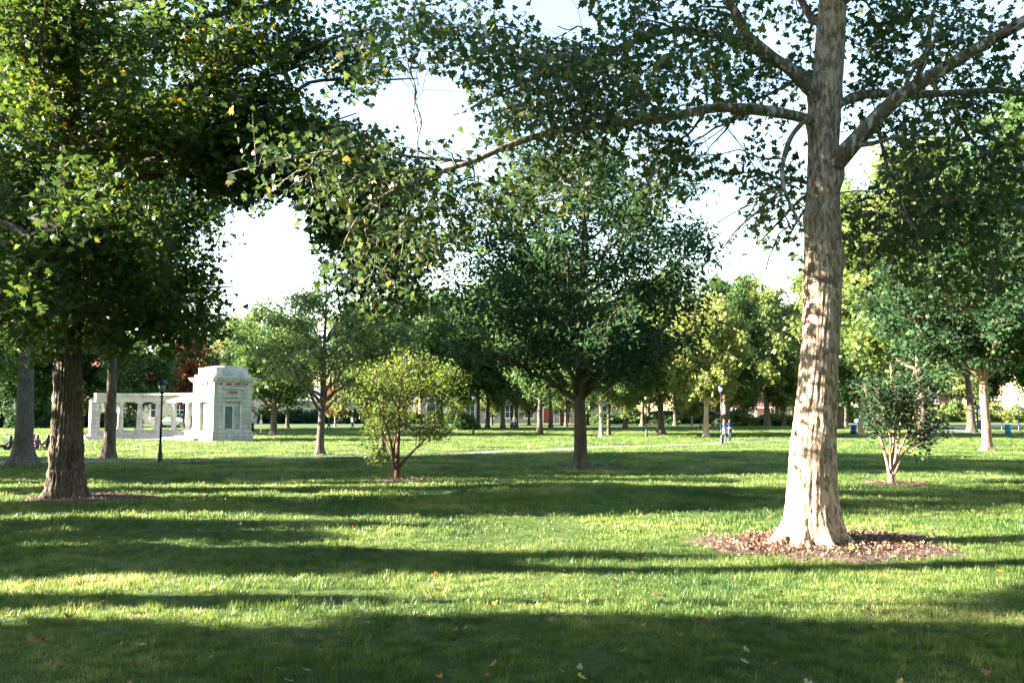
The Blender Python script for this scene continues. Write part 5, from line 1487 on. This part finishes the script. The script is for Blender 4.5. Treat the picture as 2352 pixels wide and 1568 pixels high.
def sit_pose(lean=.1, knees=.42):
    pts = {'pelvis': ((0, 0, .13), .135), 'waist': ((0, -lean * .3, .27), .12), 'chest': ((0, -lean * .5, .47), .145), 'neck': ((0, -lean * .3, .64), .055), 'head': ((0, -lean * .2, .77), .075),
           'sh_l': ((-.17, -lean * .5, .59), .062), 'elbow_l': ((-.25, .10, .40), .042), 'hand_l': ((-.14, .30, .42), .028),
           'sh_r': ((.17, -lean * .5, .59), .062), 'elbow_r': ((.25, .10, .40), .042), 'hand_r': ((.14, .30, .42), .028),
           'hip_l': ((-.10, .06, .13), .10), 'knee_l': ((-.16, .40, knees), .062), 'ank_l': ((-.12, .66, .08), .042), 'toe_l': ((-.12, .80, .04), .035),
           'hip_r': ((.10, .06, .13), .10), 'knee_r': ((.16, .40, knees), .062), 'ank_r': ((.12, .66, .08), .042), 'toe_r': ((.12, .80, .04), .035)}
    p_ = walk_pose(); return {'pts': pts, 'edges': p_['edges'], 'wear': p_['wear'], 'face': (0, 1, 0)}
def bag(root, s):
    MB().box(-.30, -.14, -.16, .06, .66, .98, .02).obj('shoulder_bag', M['tan_cloth'], root, bevel=.02)
def belt(root, s):
    MB().lathe([(.150, .965), (.156, .99), (.15, 1.015)], n=18, caps=False).obj('waistband', M['white_cloth'], root, True)
person(ground(1664, 1013.5), R(-8), 'person in blue top and tan skirt walking beside the lamp post', walk_pose(.10, .08), M['blue_cloth'], M['denim'], M['hair_red'], 1.66,
       extra=lambda r_, s: MB().lathe([(.20, .58), (.19, .75), (.155, 1.0)], n=18, caps=False).obj('skirt', M['tan_cloth'], r_, True))
person(ground(1677, 1013), R(5), 'person in navy jacket with pale waistband walking with legs apart', walk_pose(.24, .16, -1), M['navy_cloth'], M['denim'], M['hair_dark'], 1.64, extra=belt)
person(ground(756, 991), R(70), 'person in dark clothes walking along the far path', walk_pose(.18), M['dark_cloth'], M['dark_cloth'], M['hair_brown'], 1.75, False)
person(ground(809, 988), R(-80), 'person in white shirt walking on the far path by the rusty tree', walk_pose(.2), M['white_cloth'], M['denim'], M['hair_brown'], 1.7, False)
person(ground(1181, 986), R(180), 'person in white shirt standing among the grove trunks', walk_pose(.08, .05), M['white_cloth'], M['denim'], M['hair_brown'], 1.75, False)
person(ground(1638, 980), R(150), 'person in pink top sitting on the grass before the dark trunk', sit_pose(), M['pink_cloth'], M['denim'], M['hair_brown'])
person(ground(1647, 979), R(-160), 'person in white top sitting on the grass before the dark trunk', sit_pose(), M['white_cloth'], M['denim'], M['hair_dark'])
person(ground(84, 1034), R(60), 'person in purple top sitting with back turned on the grass between two trunks', sit_pose(.1), M['purple_cloth'], M['denim'], M['hair_brown'])
person(ground(76, 1032), R(120), 'person in pale top sitting beside the person in purple', sit_pose(.05), M['white_cloth'], M['denim'], M['hair_red'])
person(ground(108, 1034), R(75), 'person in black top sitting on the grass by the dark maple trunk', sit_pose(.12), M['dark_cloth'], M['tan_cloth'], M['hair_dark'])
person(ground(20, 1037), R(95), 'person in black leaning back beside the bicycle', sit_pose(.25), M['dark_cloth'], M['dark_cloth'], M['hair_dark'])

def bicycle(loc, rz, label):
    root = empty('bicycle', loc, rz); tag(root, label, 'bicycle')
    for x in (-.52, .52):
        a_ = np.linspace(0, 2 * math.pi, 29)
        w = MB().tube(np.stack([x + .33 * np.cos(a_), a_ * 0, .34 + .33 * np.sin(a_)], 1), .018, 6, False).obj('wheel', M['tyre'], root)
        sp_ = MB()
        for k in range(12):
            t = k * math.pi / 6
            sp_.tube([(x, 0, .34), (x + .32 * math.cos(t), 0, .34 + .32 * math.sin(t))], .003, 3)
        sp_.obj('spokes', M['chrome'], w)
    MB().tube([(-.52, 0, .34), (-.08, 0, .30), (.36, 0, .74), (-.22, 0, .78), (-.08, 0, .30)], .02, 6).tube([(-.52, 0, .34), (-.22, 0, .78)], .014, 6).obj('frame', M['blue_plastic'], root)
    MB().tube([(.52, 0, .34), (.40, 0, .70), (.35, 0, .92)], .018, 6).obj('fork', M['chrome'], root)
    MB().tube([(.38, -.26, .97), (.36, -.1, .93), (.35, 0, .92), (.36, .1, .93), (.38, .26, .97)], .015, 6).obj('handlebar', M['black_metal'], root)
    MB().tube([(-.22, 0, .78), (-.26, 0, .90)], .014, 6).obj('seat_post', M['chrome'], root)
    MB().box(-.40, -.12, -.07, .07, .90, .95, .02).obj('saddle', M['black_metal'], root)
    MB().tube([(-.08, -.12, .2), (-.08, -.06, .30), (-.08, .06, .30), (-.08, .12, .40)], .014, 5).obj('pedals', M['black_metal'], root)
    return root
bicycle(ground(-2, 1036), R(12), 'bicycle standing on the grass left of the thick grey trunk')

# ------------------------------------------------------------------ fallen leaves, litter, weeds
fl = np.random.default_rng(8)
fk = [('dl_brown', 'curled brown fallen leaf on the lawn', .56), ('dl_pale', 'pale dry fallen leaf on the lawn', .14), ('dl_orange', 'orange fallen maple leaf on the lawn', .16), ('dl_yellow', 'yellow fallen leaf on the lawn', .08), ('dl_red', 'dark red fallen leaf on the lawn', .06)]
meshes = {}
for key, lab, _ in fk:
    for v in range(3):
        sv = LEAF5[0].copy(); cu = .35 + .5 * v
        sv[:, 2] = cu * (sv[:, 0] ** 2) * 1.3 + .35 * v * (sv[:, 1] - .5) ** 2 + .05 * np.sin(sv[:, 1] * 9 + v)
        meshes[key, v] = fast_mesh('fallen_leaf', sv, LEAF5[1], M[key], np.full(len(sv), .2 + .3 * v))
made = 0
while made < 280:
    yy = 5.8 + 19 * fl.random() ** 1.9; xx = (fl.random() * 2 - 1) * .6 * yy
    if any(((xx - b_[0]) / b_[2]) ** 2 + ((yy - b_[1]) / b_[3]) ** 2 < 1 for b_ in BEDS): continue
    i = fl.choice(5, p=[k[2] for k in fk])
    o = link('fallen_leaf', meshes[fk[i][0], int(fl.integers(0, 3))])
    sz = .035 + .055 * fl.random() ** 1.5
    o.scale = (sz, sz, sz); o.rotation_euler = (fl.normal() * .35, fl.normal() * .35, fl.random() * 6.28)
    o.location = (xx, yy, gzf(xx, yy) + .04)
    tag(o, fk[i][1], 'leaf', fk[i][1].replace('fallen', '').replace('  ', ' ') + 's'.replace('s', ''))
    o['group'] = {'dl_brown': 'brown leaves on the lawn', 'dl_pale': 'pale leaves on the lawn', 'dl_orange': 'orange leaves on the lawn', 'dl_yellow': 'yellow leaves on the lawn', 'dl_red': 'red leaves on the lawn'}[fk[i][0]]
    made += 1

def litter(bed, n, size, seed, label):
    rg = np.random.default_rng(seed)
    a_ = rg.random(n) * 6.283; r_ = np.sqrt(rg.random(n)) * (.8 + .45 * rg.random(n) ** 2)
    x = bed[0] + bed[2] * r_ * np.cos(a_); y = bed[1] + bed[3] * r_ * np.sin(a_)
    P = np.stack([x, y, gz(x, y) + .04 + .05 * (1 - r_ * r_) + .02 * rg.random(n)], 1)
    Nn = norm(rg.normal(size=(n, 3)) * .7 + np.array([0, 0, 1.0])); D = norm(rg.normal(size=(n, 3))); D = norm(D - (D * Nn).sum(1, keepdims=True) * Nn)
    half = n // 2
    sv, sf = RHOMB
    curl = sv.copy(); curl[:, 2] = np.array([0, .22, .05, .25])
    o = link('leaf_litter', leaves_mesh('leaf_litter', P, Nn, D, size * (.4 + 1.1 * rg.random(n) ** 2), rg.random(n), (np.array(curl), sf), M['litter']))
    o['kind'] = 'stuff'; o['label'] = label; o['category'] = 'leaf litter'
litter(BEDS[0], 5200, .05, 1, 'brown bark flakes and dry leaves round the sycamore')
litter(BEDS[1], 1500, .04, 2, 'dark leaf litter round the maple trunk')
litter(BEDS[3], 250, .06, 3, 'bark litter round the small cinnamon tree')
litter(BEDS[4], 250, .06, 4, 'bark litter under the vase-shaped tree')

def weed(px, py, n, h, label):
    q = ground(px, py); o = empty('weed', q); tag(o, label, 'plant')
    rg = np.random.default_rng(int(px))
    for i in range(n):
        a_ = rg.random() * 6.28; d = np.array([math.cos(a_) * .35, math.sin(a_) * .35, 1.0]) * h * (.6 + .5 * rg.random())
        MB().tube([(0, 0, -.02), d * .5, d], [.004, .003, .002], 4).obj('stem', M['blade'], o)
        P = np.array([d * .45, d * .75, d]); Nn, D = leaf_frames(rg, 3, -.5, .3)
        link('leaves', leaves_mesh('leaves', P, Nn, D, np.array([.07, .09, .08]), np.array([.5, .7, .9]), OVATE, M['lf_light']), o)
weed(1728, 1234, 4, .16, 'pale green seedling at the edge of the sycamore mulch')
weed(1955, 1276, 5, .12, 'tuft of green shoots at the foot of the sycamore roots')
